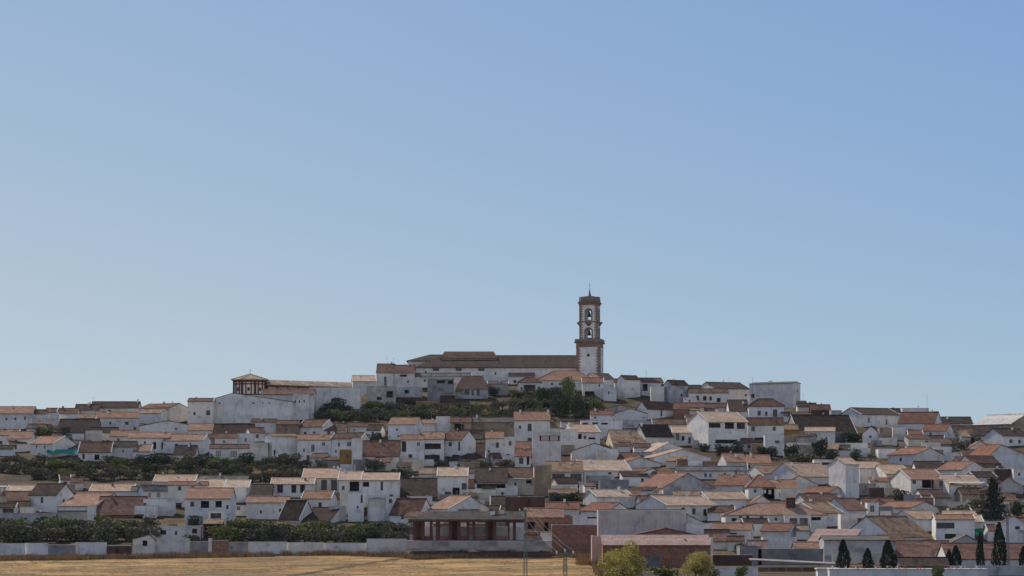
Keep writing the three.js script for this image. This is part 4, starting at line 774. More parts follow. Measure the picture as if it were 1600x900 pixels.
// ---------- the timbered rotunda and its gallery ----------
{
  const B = 641, d = dOf(B), s = F / d, Y = p => (B - p) / s, x0 = xAt(388, B, d), R = 26.5 / s;
  const g = thing('timbered_rotunda', 'eight-sided lookout with dark red timbers, white panels and tiled roof', 'pavilion', V(x0, groundY(x0, -d), -d - R));
  const mGal = mat([0.62, 0.47, 0.32], { ...tileO, map: texTileOld });
  const top = Y(593.5), bot = Y(616), a0 = Math.PI / 8;
  const body = new THREE.CylinderGeometry(R, R, top + 3, 8, 1).rotateY(a0).translate(0, (top - 3) / 2, 0); part('wall', body, WALL.w[1], g);
  for (let k = 0; k < 8; k++) {
    const f = k * Math.PI / 4, n = V(Math.sin(f), 0, Math.cos(f)), ap = R * Math.cos(a0), hw = R * Math.sin(a0), gs = [], ws = [];
    for (const yy of [top - 0.3, Y(599.5), bot]) gs.push(bx(0, yy, ap + 0.04, hw * 2 + 0.1, yy === top - 0.3 ? 0.7 : 0.4, 0.3));
    for (const u of [-1, -0.42, 0.42, 1]) gs.push(bx(u * (hw - 0.05), (top + bot) / 2, ap + 0.06, Math.abs(u) === 1 ? 0.6 : 0.38, top - bot, 0.34));
    const o = part('timber_frame', mergeGeometries(gs), M.timber, g); o.rotation.y = f;
    const wi = part('window', FRAME, M.darkwood, g); wi.position.set(n.x * (ap + 0.03), (Y(599.5) + bot) / 2, n.z * (ap + 0.03)); wi.rotation.y = f; wi.scale.set(0.8, 1.1, 0.12); const p = part('pane', UPLANE, M.glass, wi); p.position.z = 0.2;
  }
  const Re = R + 0.9, yr = Y(584.5), rg = [];
  for (let k = 0; k < 8; k++) { const f0 = k * Math.PI / 4 - a0, f1 = f0 + Math.PI / 4, A = V(Math.sin(f0) * Re, top, Math.cos(f0) * Re), C = V(Math.sin(f1) * Re, top, Math.cos(f1) * Re), P = V(0, yr, 0); rg.push(slab(A, C, P, P, 0.25, k * 3, k)); }
  const rf = part('roof', mergeGeometries(rg), mGal, g);
  for (let k = 0; k < 8; k++) { const f0 = k * Math.PI / 4 - a0; part('hip_tiles', bar(V(Math.sin(f0) * Re, top + 0.25, Math.cos(f0) * Re), V(0, yr + 0.25, 0), 0.28), ROOF.p[1], rf); }
  part('finial', merged(bx(0, yr + 0.9, 0, 0.1, 1.9, 0.1), bx(0, yr + 1.5, 0, 0.5, 0.08, 0.08), new THREE.SphereGeometry(0.22, 8, 6).translate(0, yr + 0.35, 0)), M.iron, rf);
  // gallery
  const w0 = 415, w1 = 547, xm = xAt((w0 + w1) / 2, B, d), Lg = (w1 - w0) / s, q = thing('timber_gallery', 'long gallery with pale tiled roof and dark red posts right of lookout', 'gallery', V(xm, groundY(xm, -d), -d - R + 1));
  const e = Y(600.5), r = Y(592.5);
  part('wall', bx(0, (e - 3) / 2, -3.5, Lg, e + 3, 6), WALL.w[0], q);
  part('roof', merged(slab(V(-Lg / 2, e, 0.5), V(Lg / 2, e - 0.9, 0.5), V(Lg / 2, r - 0.9, -3.5), V(-Lg / 2, r, -3.5), 0.22), slab(V(Lg / 2, e - 0.9, -7.5), V(-Lg / 2, e, -7.5), V(-Lg / 2, r, -3.5), V(Lg / 2, r - 0.9, -3.5), 0.22)), mGal, q);
  part('beam', bar(V(-Lg / 2, e - 0.35, -0.1), V(Lg / 2, e - 1.25, -0.1), 0.5), M.timber, q); part('rail', bar(V(-Lg / 2, e - 1.6, -0.2), V(Lg / 2, e - 2.0, -0.2), 0.3), M.timber, q);
  for (let i = 0; i <= 8; i++) { const x = -Lg / 2 + Lg * i / 8; part('post', bx(Math.max(-Lg / 2 + 0.2, Math.min(Lg / 2 - 0.2, x)), e - 3 - i * 0.1, -0.15, 0.38, 5, 0.38), M.timber, q); }
}
// ---------- the unfinished brick building beside the field ----------
{
  const B = 872, d = dOf(B), s = F / d, Y = p => (B - p) / s, X = p => (p - 748) / s, x0 = xAt(748, B, d);
  const g = thing('unfinished_building', 'roofed brick colonnade without walls on a pale plinth beside the field', 'building', V(x0, groundY(x0, -d), -d));
  part('brick_footing', bx(X(751), Y(866) / 2 - 1, -3, (862 - 641) / s, Y(860) + 2 - 0.02, 6), WALL.db[1], g);
  part('plinth', bx(X(748.5), (Y(860) + Y(845)) / 2, -3, (862 - 635) / s, Y(845) - Y(860), 5.8), WALL.lg[0], g);
  const f = Y(845), e = Y(816), mPier = mat([0.17, 0.07, 0.05], { map: texBrick });
  part('floor_slab', bx(X(735), f + 0.06, -7, (828 - 643) / s, 0.12, 9), M.concrete, g);
  for (const [a, b, z] of [[645, 650, -1], [658, 663.5, -1], [671.5, 676, -1.2], [681, 687.5, -1], [701, 706, -1], [714, 719.5, -1], [729, 733, -1.2], [738, 742.5, -1], [758, 762, -1], [770, 775, -1], [793, 796, -1.2], [801, 806, -1]]) part('brick_pier', bx(X((a + b) / 2), (f + 0.12 + e) / 2, z - 0.4, (b - a) / s, e - f - 0.12, 0.8), mPier, g);
  for (const [a, b] of [[645, 663], [701, 719], [758, 775]]) part('brick_panel', bx(X((a + b) / 2), (f + 0.12 + e) / 2, -3.6, (b - a) / s, e - f - 0.14, 0.25), WALL.db[0], g);
  part('back_wall', bx(X(733), (f + 0.12 + e - 1.1) / 2, -9.2, (820 - 650) / s, e - f - 1.25, 0.25), WALL.w[0], g);
  for (const p of [668, 694, 724, 750, 784]) part('parapet', bx(X(p), f + 0.55, -2.4, 2.2, 0.85, 0.15), WALL.br[2], g);
  part('lintel', bx(X(730), e + 0.15, -1.3, (818 - 644) / s, 0.3, 0.9), M.paintbrown, g);
  part('roof', merged(slab(V(X(641), e + 0.32, 0.2), V(X(818), e + 0.32, 0.2), V(X(822), Y(801), -7), V(X(668), Y(801), -7), 0.22), slab(V(X(822), e + 0.32, -13), V(X(650), e + 0.32, -13), V(X(668), Y(801), -7), V(X(822), Y(801), -7), 0.22)), mat([0.115, 0.10, 0.09], { ...tileO, map: texTileOld }), g);
  for (const [p, z, m] of [[769, -4, M.white], [784, -5, WALL.c[1]], [774, -4.5, WALL.br[0]]]) { const k = solo('brick_stack', bx(0, 0.4, 0, 1.0, 0.8, 0.8), m, m === M.white ? 'small white stack on the unfinished roof' : m === WALL.br[0] ? 'small brick stack on the unfinished roof' : 'cream pallet of tiles on the unfinished roof', 'stack'); k.position.set(x0 + X(p), groundY(x0, -d) + e + 0.55 + (Y(801) - e - 0.32) / 7.2 * (0.2 - z) - 0.12, -d + z); }
}
// ---------- small built things ----------
function sheet(name, label, cat, m, px0, px1, y0, y1, base, depth, post) {   // a sagging awning on thin posts
  const d = dOf(base), s = F / d, w = (px1 - px0) / s, x = xAt((px0 + px1) / 2, base, d), ht = (base - y0) / s, lo = (base - y1) / s;
  const g = thing(name, label, cat, V(x, groundY(x, -d), -d)); const pg = new THREE.PlaneGeometry(w, 1, 12, 6), p = pg.attributes.position;
  for (let i = 0; i < p.count; i++) { const u = p.getX(i) / w + 0.5, v = 0.5 - p.getY(i); p.setXYZ(i, p.getX(i), lerp(ht, lo, v) - 0.12 * Math.sin(Math.PI * u * 3) * v - 0.18 * Math.sin(Math.PI * v), lerp(-depth, 0, v)); }
  pg.computeVertexNormals(); part('cloth', pg, m, g);
  for (const [a, z, hh] of [[-1, 0, lo], [1, 0, lo], [-1, -depth, ht], [1, -depth, ht]]) part('post', bx(a * (w / 2 - 0.06), hh / 2 - 0.5, z, 0.08, hh + 1, 0.08), M.iron, g);
}
sheet('awning', 'turquoise awning between houses above the left shrub belt', 'awning', M.awning, 71, 122, 702, 709, 716, 2.5);
sheet('shade_net', 'green shade net over a yard below the tall conifer', 'net', M.net, 1520, 1554, 820, 836, 842, 4);
sheet('tarpaulin', 'blue tarpaulin on the flat roof above the orchard', 'tarpaulin', M.blue, 576, 602, 774, 778, 815, 3);
{ // white canopy at the bottom right
  const B = 893, d = dOf(B), s = F / d, x = xAt(1241, B, d), w = 134 / s, g = thing('flat_canopy', 'long thin white canopy roof sloping right above the cemetery', 'canopy', V(x, groundY(x, -d), -d));
  const a = (B - 876.5) / s, b = (B - 883) / s; part('roof_slab', slab(V(-w / 2, a, 0), V(w / 2, b, 0), V(w / 2, b + 0.22, -5), V(-w / 2, a + 0.22, -5), 0.2), M.concrete, g);
  for (let i = 0; i < 6; i++) { const u = i / 5, px = lerp(-w / 2 + 0.3, w / 2 - 0.3, u), hh = lerp(a, b, u) - 0.03; part('post', bx(px, hh / 2 - 1, -0.4, 0.18, hh + 2, 0.18), M.paintgrey, g); }
  part('rear_wall', bx(0, b / 2 - 1.2, -4.6, w, b + 1.4, 0.2), WALL.g[0], g);
}
{ // cemetery niche block
  const B = 906, d = dOf(B), s = F / d, x = xAt(1420, B, d), w = 246 / s, g = thing('niche_block', 'long low white cemetery niche block with small coloured vases on top', 'wall', V(x, groundY(x, -d), -d)); g.userData.kind = 'thing';
  const ht = (B - 890.5) / s; part('wall', bx(0, ht / 2 - 1, -1.6, w, ht + 2, 3), WALL.w[2], g);
  part('coping', bx(0, ht + 0.09, -1.6, w + 0.2, 0.16, 3.2), M.slab, g);
  const kinds = [[M.red, 'red'], [M.ceramic, 'white'], [M.darkwood, 'dark'], [WALL.t[1], 'tan']];
  for (let i = 0; i < 34; i++) { const u = rr(-0.48, 0.48), [m, n] = kinds[Math.floor(rnd() * 4)], hh = rr(0.25, 0.55); if (Math.abs(u * w + x - xAt(1465, B, d)) < 1) continue; const v = solo('grave_vase', new THREE.LatheGeometry([[0.02, 0], [0.16, 0.02], [0.2, 0.3], [0.12, 0.42], [0.22, 0.7], [0.28, 0.95], [0.02, 1]].map(p => new THREE.Vector2(...p)), 8), m, `${n} vase standing on the cemetery niche block`, 'vase', `${n} vases on the niche block`); v.scale.set(hh * 1.1, hh, hh * 1.1); v.position.set(x + u * w, groundY(x, -d) + ht + 0.17, -d - rr(0.3, 1.2)); }
  const p = thing('gate_lodge', 'small white cemetery lodge with dark doorways under the canopy end', 'lodge', V(xAt(1294, 903, dOf(903)), groundY(x, -dOf(903)), -dOf(903))), s2 = F / dOf(903), lw = 32 / s2, lh = (903 - 890) / s2;
  part('wall', panel([[-lw / 2, -2], [lw / 2, -2], [lw / 2, lh], [-lw / 2, lh]], [{ x: 0.2, y: lh / 2 - 0.4, w: 0.8, h: 1.3 }, { x: 1.3, y: lh / 2 - 0.4, w: 0.6, h: 1.3 }].filter(o => Math.abs(o.x) + o.w / 2 < lw / 2), 0.25), WALL.w[1], p); part('rear_wall', bx(0, lh / 2 - 1, -3, lw, lh + 2, 0.25), WALL.w[1], p); part('roof', bx(0, lh + 0.12, -1.5, lw + 0.4, 0.22, 3.6), M.slab, p);
  for (const sx of [-1, 1]) part('side_wall', bx(sx * (lw / 2 - 0.13), lh / 2 - 1, -1.56, 0.24, lh + 2 - 0.02, 2.6), WALL.w[1], p);
}
// ---------- lattice poles and wires ----------
function lattice(px, base, topY, label) {
  const d = dOf(base), s = F / d, H = (base - topY) / s, x = xAt(px, base, d), g = thing('lattice_pole', label, 'pole', V(x, groundY(x, -d), -d), 0.3);
  const gs = [], w = 0.27, n = Math.round(H / 0.6), W = t => lerp(w, 0.12, t);
  const C = (k, t) => V((k === 0 || k === 3 ? -1 : 1) * W(t), H * t, (k < 2 ? -1 : 1) * W(t));
  for (let k = 0; k < 4; k++) { gs.push(bar(C(k, 0).add(V(0, -0.6, 0)), C(k, 1), 0.055)); for (let i = 0; i < n; i++) gs.push(bar(C(k, i / n), C((k + 1) % 4, (i + 1) / n), 0.03)); }
  part('lattice_mast', mergeGeometries(gs), M.galv, g);
  part('crossarm', bx(0, H - 0.25, 0, 2.2, 0.12, 0.12), M.galv, g);
  for (const a of [-1, 0, 1]) part('insulator', new THREE.LatheGeometry([[0.02, 0], [0.09, 0.02], [0.05, 0.08], [0.12, 0.12], [0.05, 0.18], [0.13, 0.22], [0.06, 0.34], [0.01, 0.36]].map(p => new THREE.Vector2(...p)), 10).translate(a * 1.0, H - (a ? 0.19 : -0.02), 0), M.ceramic, g);
  g.updateMatrixWorld(); return [-1, 0, 1].map(a => g.localToWorld(V(a, H + (a ? 0.17 : 0.38), 0)));
}
{
  const A = lattice(821, 904, 797, 'tall lattice power pole in front of the unfinished brick building'), C = lattice(883, 938, 864, 'short lattice power pole with white insulators left of yellow-green trees');
  A.forEach((a, i) => { const b = C[i], m = a.clone().lerp(b, 0.5); m.y -= 1.1; solo('power_line', new THREE.TubeGeometry(new THREE.QuadraticBezierCurve3(a, m, b), 24, 0.014, 5), M.galv, ['left wire', 'middle wire', 'right wire'][i] + ' strung between the two lattice power poles', 'wire'); });
  const gd = groundY(xAt(1575, 880, dOf(880)), -dOf(880));
  lattice(1575, 884, 806, 'lattice pole beside the rightmost tall cypress');
}
// tall aerials on the skyline
for (const [px, base, topY, label] of [[1010, 612, 570, 'tall thin television mast on the skyline right of tower'], [1449, 668, 608, 'tallest thin mast on the far-right skyline'], [1176, 628, 582, 'thin mast above the mauve skyline block'], [615, 604, 553, 'thin aerial above the house left of church'], [237, 652, 621, 'small aerial on the far-left skyline']]) {
  const p = spot(px, base), s = F / -p.z, H = (base - topY) / s, g = thing('antenna_mast', label, 'antenna', p);
  part('mast', new THREE.CylinderGeometry(0.03, 0.05, H + 1, 6).translate(0, H / 2 - 0.5, 0), M.iron, g);
  const gs = [bar(V(-0.6, H - 0.3, 0), V(0.6, H - 0.3, 0), 0.04)]; for (let i = -4; i <= 4; i++) gs.push(bar(V(i * 0.14, H - 0.3, -0.35), V(i * 0.14, H - 0.3, 0.35), 0.025)); part('aerial', mergeGeometries(gs), M.metal, g);
}
// thin white canopies catching the sun
function ledge(px0, px1, y, base, label) {
  const d = dOf(base), s = F / d, w = (px1 - px0) / s, x = xAt((px0 + px1) / 2, base, d), ht = (base - y) / s, g = thing('door_canopy', label, 'canopy', V(x, groundY(x, -d), -d + 1.2));
  part('canopy_slab', slab(V(-w / 2, ht, 0), V(w / 2, ht, 0), V(w / 2, ht + 0.18, -1.3), V(-w / 2, ht + 0.18, -1.3), 0.12), M.slab, g);
  for (const q of [-1, 0, 1]) part('post', bx(q * (w / 2 - 0.1), ht / 2 - 0.3, -0.1, 0.09, ht + 0.58, 0.09), M.paintgrey, g);
}
ledge(752, 791, 754.5, 776, 'thin white canopy under the dark roof right of pale-roofed house');
ledge(797, 832, 748.5, 771, 'thin white canopy left of the tan block in centre');
ledge(1483, 1538, 755, 783, 'thin white canopy on the pale house left of the conifer');
ledge(1590, 1606, 829, 850, 'white canopy at the right picture edge');
ledge(-4, 11, 761, 782, 'white canopy at the left picture edge');
// ---------- trees and shrubs ----------
function leafCloud(n, sample, size, c0, c1, seed, up = 0) {
  const R = mulberry(seed), pos = [], col = [], a = V(0, 0, 0), b = V(0, 0, 0), q = new THREE.Quaternion(), eu = new THREE.Euler();
  for (let i = 0; i < n; i++) {
    const p = sample(R), s = size * (0.6 + 0.8 * R()); eu.set((R() - 0.5) * (up ? 0.9 : 3.1), R() * 6.283, (R() - 0.5) * (up ? 0.9 : 3.1)); q.setFromEuler(eu);
    const k = R(), t = 0.75 + 0.5 * R(), c = [0, 1, 2].map(j => lerp(c0[j], c1[j], k) * t);
    const cs = [[-0.5, -0.1 - up], [0.15, -0.5], [0.5, 0.15], [-0.1, 0.5 + up]].map(([u, v]) => V(u * s, v * s, 0).applyQuaternion(q).add(p));
    for (const j of [0, 1, 2, 0, 2, 3]) { pos.push(cs[j].x, cs[j].y, cs[j].z); col.push(...c); }
  }
  const g = new THREE.BufferGeometry(); g.setAttribute('position', new THREE.Float32BufferAttribute(pos, 3)); g.setAttribute('color', new THREE.Float32BufferAttribute(col, 3)); g.computeVertexNormals(); return g;
}
const leafMat = new THREE.MeshPhysicalMaterial({ color: 0xffffff, vertexColors: true, roughness: 1, specularIntensity: 0.3, side: THREE.DoubleSide });
const leafThin = new THREE.MeshPhysicalMaterial({ color: 0xffffff, vertexColors: true, roughness: 1, transmission: 0.35, thickness: 0, side: THREE.DoubleSide });
function lobes(seed, n, H, W) { const R = mulberry(seed), o = []; for (let i = 0; i < n; i++) { const a = R() * 6.283, r = Math.sqrt(R()) * W * 0.32, y = H * (0.14 + 0.62 * R()) , k = 1 - 0.35 * Math.abs(y / H - 0.4); o.push([Math.cos(a) * r * k, y, Math.sin(a) * r * k, W * (0.18 + 0.14 * R()), H * (0.13 + 0.12 * R())]); } return o; }
const inLobes = L => R => { const l = L[Math.floor(R() * L.length)], z = R() * 2 - 1, a = R() * 6.283, k = 0.45 + 0.6 * Math.pow(R(), 0.5), q = Math.sqrt(1 - z * z); return V(l[0] + Math.cos(a) * q * l[3] * k, l[1] + z * l[4] * k, l[2] + Math.sin(a) * q * l[3] * k); };
function limbs(L, H, r) { const gs = [new THREE.CylinderGeometry(r * 0.7, r, H * 0.42 + 0.6, 7).translate(0, H * 0.21 - 0.3, 0)]; for (const l of L) { const a = V(0, H * 0.3, 0), b = V(l[0], l[1], l[2]), v = b.clone().sub(a), g = new THREE.CylinderGeometry(r * 0.15, r * 0.45, v.length(), 5).applyQuaternion(new THREE.Quaternion().setFromUnitVectors(V(0, 1, 0), v.clone().normalize())); g.translate((a.x + b.x) / 2, (a.y + b.y) / 2, (a.z + b.z) / 2); gs.push(g); } return mergeGeometries(gs); }
function protoRound(seed, n, leaves, size, c0, c1, m, tr = 0.16) { const L = lobes(seed, n, 4, 4.4); return { trunk: limbs(L, 4, tr), crown: leafCloud(leaves, inLobes(L), size, c0, c1, seed + 7), m }; }
const OL0 = [0.095, 0.092, 0.048], OL1 = [0.195, 0.178, 0.095];
const PROTO = {
  olive: [11, 12, 13, 14, 15].map(s => protoRound(s, 13, 950, 0.34, OL0, OL1, leafMat)),
  dark: [21, 22].map(s => protoRound(s, 13, 1000, 0.32, [0.042, 0.056, 0.028], [0.085, 0.095, 0.045], leafMat)),
  green: [31, 32].map(s => protoRound(s, 12, 950, 0.34, [0.12, 0.14, 0.04], [0.23, 0.23, 0.07], leafMat)),
  scrub: [41, 42].map(s => protoRound(s, 7, 520, 0.36, [0.13, 0.115, 0.07], [0.21, 0.175, 0.10], leafMat)),
  yellow: [51, 52].map(s => { const L = lobes(s, 22, 4, 4.6); L.forEach(l => { l[3] *= 0.7; l[4] *= 0.85; }); return { trunk: limbs(L, 4, 0.07), crown: leafCloud(5600, inLobes(L), 0.13, [0.29, 0.26, 0.045], [0.44, 0.36, 0.07], s), m: leafThin }; }),
};
function cypress(seed, H, W, n) { const R0 = mulberry(seed), ph = R0() * 6; return { trunk: new THREE.CylinderGeometry(0.08, 0.16, H * 0.3 + 0.6, 7).translate(0, H * 0.15 - 0.3, 0), crown: leafCloud(n, R => { const t = Math.pow(R(), 0.85), a = R() * 6.283, prof = Math.min(1, 0.55 + t * 4) * Math.min(1, Math.pow(Math.max(0, 1 - t), 0.62) * 1.22 + 0.05), r = W / 2 * prof * (0.55 + 0.48 * Math.sqrt(R())) * (1 + 0.16 * Math.sin(a * 3 + t * 9 + ph)); return V(Math.cos(a) * r, H * (0.05 + 0.95 * t), Math.sin(a) * r); }, 0.26, [0.020, 0.034, 0.018], [0.040, 0.055, 0.026], seed, 0.5), m: leafMat }; }
PROTO.cypress = [61, 62, 63].map(s => cypress(s, 8, 2.5, 1500));
PROTO.conifer = [(() => { const H = 11, lay = []; const R0 = mulberry(5); for (let i = 0; i < 40; i++) { const t = i / 40, r = lerp(3.3, 0.3, t) * (0.7 + 0.5 * R0()), a = i * 2.4; lay.push([Math.cos(a) * r * 0.6, 1.2 + t * 9.4, Math.sin(a) * r * 0.6, r * 0.55 + 0.2, 0.5]); } return { trunk: new THREE.CylinderGeometry(0.06, 0.28, H + 0.5, 8).translate(0, H / 2 - 0.5, 0), crown: leafCloud(3200, inLobes(lay), 0.34, [0.022, 0.036, 0.022], [0.05, 0.062, 0.032], 71), m: leafMat, H: 11, W: 6 }; })()];
function plant(kind, px, base, hPx, wPx, label, cat = 'tree', group, i = 0) {
  const P = PROTO[kind][i % PROTO[kind].length], p = spot(px, base), s = F / -p.z, [bh, bw] = kind === 'cypress' ? [8, 2.5] : kind === 'conifer' ? [11, 6] : [3.55, 3.9];
  const g = thing(kind === 'cypress' ? 'cypress_tree' : kind === 'conifer' ? 'conifer_tree' : cat === 'shrub' ? 'shrub' : 'tree', label, cat, p, (i * 2.399) % 6.283, group);
  part('trunk', P.trunk, M.bark, g); part('crown', P.crown, P.m, g);
  const sy = hPx / s / bh, sx = wPx / s / bw; g.scale.set(sx, sy, sx); return g;
}
{
  let n = 0; const PR = mulberry(777), j = a => (PR() - 0.5) * a;
  function belt(label, group, x0, x1, step, rowsY, hMin, hMax, skip) { for (const by of rowsY) for (let x = x0 + PR() * step; x < x1; x += step * (0.6 + 0.4 * PR())) { const y = by + j(5); if (skip && skip(x, y)) continue; const k = PR(), hh = lerp(hMin, hMax, PR()); const kd = k < 0.60 ? 'olive' : k < 0.78 ? 'scrub' : k < 0.86 ? 'dark' : 'green', nm = { olive: 'grey-green', scrub: 'brownish', dark: 'dark', green: 'bright green' }[kd]; plant(kd, x, y, hh, hh * (1.25 + 0.6 * PR()), nm + ' ' + label, 'shrub', nm + ' ' + group, n++); } }
  belt('shrub in the wide belt across the left hillside', 'shrubs of the left hillside belt', -5, 480, 20, [729, 740, 750], 12, 21, (x, y) => x < 45 && y > 742);
  belt('shrub on the hilltop bank below the church', 'shrubs of the hilltop bank', 500, 935, 20, [641, 650, 657], 11, 18, (x, y) => (x > 795 && y > 655) || (x < 560 && y < 643));
  belt('bush on the upper bank under the hilltop porch', 'bushes under the hilltop porch', 800, 935, 15, [622, 631, 638], 11, 18);
  belt('olive tree in the lower-left grove behind the boundary wall', 'olive trees of the lower-left grove', -5, 245, 21, [836, 846], 22, 31);
  belt('olive tree in the orchard behind the long white wall', 'olive trees of the orchard', 335, 640, 20, [838, 847], 19, 28);
  const one = (k, x, b, hh, w, l, c = 'tree') => plant(k, x, b, hh, w, l, c, undefined, n++);
  one('dark', 521, 650, 28, 42, 'large round dark tree at the left end of hilltop bank');
  one('dark', 851, 636, 34, 30, 'dark tree below the hilltop porch house'); one('green', 889, 640, 50, 22, 'tall light-topped tree below the church roofs'); one('dark', 878, 652, 38, 34, 'dark tree under the tall light-topped hilltop tree'); one('dark', 903, 650, 30, 26, 'dark tree left of the bright green hilltop bush');
  one('green', 932, 646, 24, 28, 'bright green bush at the right end of hilltop bank', 'shrub'); one('olive', 826, 640, 16, 34, 'low bush under the white porch on the hilltop', 'shrub'); one('dark', 770, 618, 15, 22, 'dark bush right of the red-roofed hilltop house', 'shrub'); one('green', 722, 622, 14, 18, 'light bush left of the red-roofed hilltop house', 'shrub'); one('dark', 640, 634, 12, 20, 'dark bush beside the ochre hilltop wall', 'shrub'); one('dark', 610, 620, 12, 14, 'dark bush on the pale terrace below church', 'shrub');
  one('dark', 587, 700, 26, 28, 'round dark tree before the brown roof in middle left', 'tree');
  one('olive', 585, 737, 18, 34, 'bush below the round dark tree in middle left', 'shrub'); one('olive', 632, 749, 22, 30, 'bush between the two pale-roofed groups', 'shrub'); one('olive', 505, 735, 18, 22, 'bush left of the ochre house', 'shrub'); one('olive', 725, 731, 13, 26, 'bush before the cream gable in middle', 'shrub'); one('green', 752, 732, 13, 18, 'green bush before the arched white front', 'shrub'); one('olive', 790, 732, 15, 26, 'bush right of the arched white front', 'shrub'); one('olive', 690, 730, 12, 20, 'small bush below the green porch', 'shrub');
  one('green', 76, 682, 17, 26, 'green tree between far-left skyline houses'); one('dark', 104, 684, 16, 22, 'dark bush below the dark far-left roof', 'shrub'); one('olive', 60, 680, 12, 14, 'small bush beside the green far-left tree', 'shrub');
  one('green', 183, 735, 20, 24, 'bright green tree in the left hillside belt'); one('green', 104, 752, 20, 26, 'bright bush at the lower edge of left belt', 'shrub');
  one('dark', 303, 824, 18, 24, 'dark bush beside the dark kiosk', 'shrub'); one('green', 160, 832, 32, 30, 'tallest brighter tree of the lower-left grove'); one('dark', 62, 832, 24, 30, 'dark round tree in the lower-left grove'); one('olive', 268, 838, 20, 24, 'bush right of the lower-left grove', 'shrub'); one('olive', 300, 846, 12, 26, 'low bush before the kiosk', 'shrub'); one('olive', 375, 726, 16, 30, 'bush below the long brown-roofed house', 'shrub');
  one('dark', 872, 788, 18, 30, 'dark bush behind the brick house in centre', 'shrub'); one('dark', 893, 788, 20, 32, 'second dark bush behind the brick house', 'shrub');
  one('dark', 1101, 705, 12, 20, 'dark bush left of the balcony house door', 'shrub'); one('dark', 1128, 716, 24, 26, 'left dark bush before the balcony house', 'shrub'); one('dark', 1148, 716, 26, 30, 'right dark bush before the balcony house', 'shrub'); one('dark', 1195, 716, 20, 32, 'dark bush before the brown-roofed house beside the balcony house', 'shrub'); one('olive', 1206, 712, 14, 20, 'small bush at the foot of white cube house', 'shrub');
  one('dark', 1238, 718, 26, 28, 'dark bush under the ochre wall on right', 'shrub'); one('olive', 1252, 724, 18, 42, 'clipped grey-green hedge bush on right', 'shrub'); one('dark', 1282, 716, 34, 28, 'tallest dark tree before the pale-roofed right house'); one('dark', 1300, 720, 18, 22, 'dark bush left of the white garden wall', 'shrub'); one('dark', 1330, 690, 16, 40, 'dark shrub above the white garden wall', 'shrub'); one('dark', 1336, 718, 16, 20, 'dark bush left of the palm', 'shrub'); one('dark', 1312, 712, 12, 20, 'dark bush before the white garden wall', 'shrub');
  one('scrub', 1488, 700, 18, 26, 'brown bush below the far-right skyline', 'shrub'); one('scrub', 1504, 710, 24, 30, 'large brown bush below the far-right skyline', 'shrub'); one('scrub', 1480, 712, 14, 22, 'low brown bush right of the big white gable', 'shrub'); one('dark', 1520, 694, 14, 30, 'dark bush under the dark far-right roof', 'shrub');
  one('dark', 1412, 788, 22, 28, 'dark bush in the yard of right middle row', 'shrub'); one('green', 1418, 782, 12, 10, 'light green bush in the right yard', 'shrub'); one('olive', 1392, 786, 14, 24, 'grey bush left of the right yard', 'shrub'); one('dark', 1447, 796, 14, 20, 'dark bush right of the white yard wall', 'shrub');
  one('conifer', 1553, 824, 78, 46, 'tall broad dark conifer among right-hand houses'); one('dark', 1589, 808, 26, 24, 'dark cone-shaped tree right of the tall conifer'); one('scrub', 1500, 806, 20, 34, 'brown-green bush left of the tall conifer', 'shrub'); one('scrub', 1525, 806, 30, 30, 'tall brown bush left of the tall conifer', 'shrub'); one('olive', 1478, 806, 14, 30, 'low olive bush left of the tall conifer', 'shrub'); one('scrub', 1546, 824, 18, 14, 'small brown bush at the foot of tall conifer', 'shrub');
  one('yellow', 972, 908, 62, 76, 'larger yellow-green tree before the brick shed'); one('yellow', 1087, 906, 46, 56, 'smaller yellow-green tree before the brick shed'); one('green', 1038, 902, 16, 50, 'low green bush between the yellow-green trees', 'shrub'); one('green', 1160, 903, 20, 20, 'pale green bush right of the yellow-green trees', 'shrub'); one('green', 1157, 866, 17, 20, 'round green bush beside the barred window', 'shrub'); one('green', 1465, 908, 26, 22, 'yellow-green bush before the niche block', 'shrub'); one('scrub', 1115, 904, 18, 22, 'orange-brown bush beside the smaller yellow-green tree', 'shrub');
  const cy = [[1318, 893, 49, 21, 'leftmost cypress above the cemetery'], [1356, 893, 36, 17, 'shortest cypress, second from left'], [1388, 893, 48, 24, 'stout cypress third from left'], [1483, 893, 34, 14, 'narrow cypress touching a broader one'], [1494, 893, 40, 18, 'broader cypress of the touching pair'], [1532, 893, 60, 13, 'slender columnar cypress left of the tallest one'], [1562, 894, 76, 22, 'tallest cypress at the right edge'], [1600, 894, 40, 16, 'cypress cut by the right picture edge']];
  cy.forEach(([x, b, hh, w, l], i) => plant('cypress', x, b, hh, w, l, 'cypress', undefined, i));
}
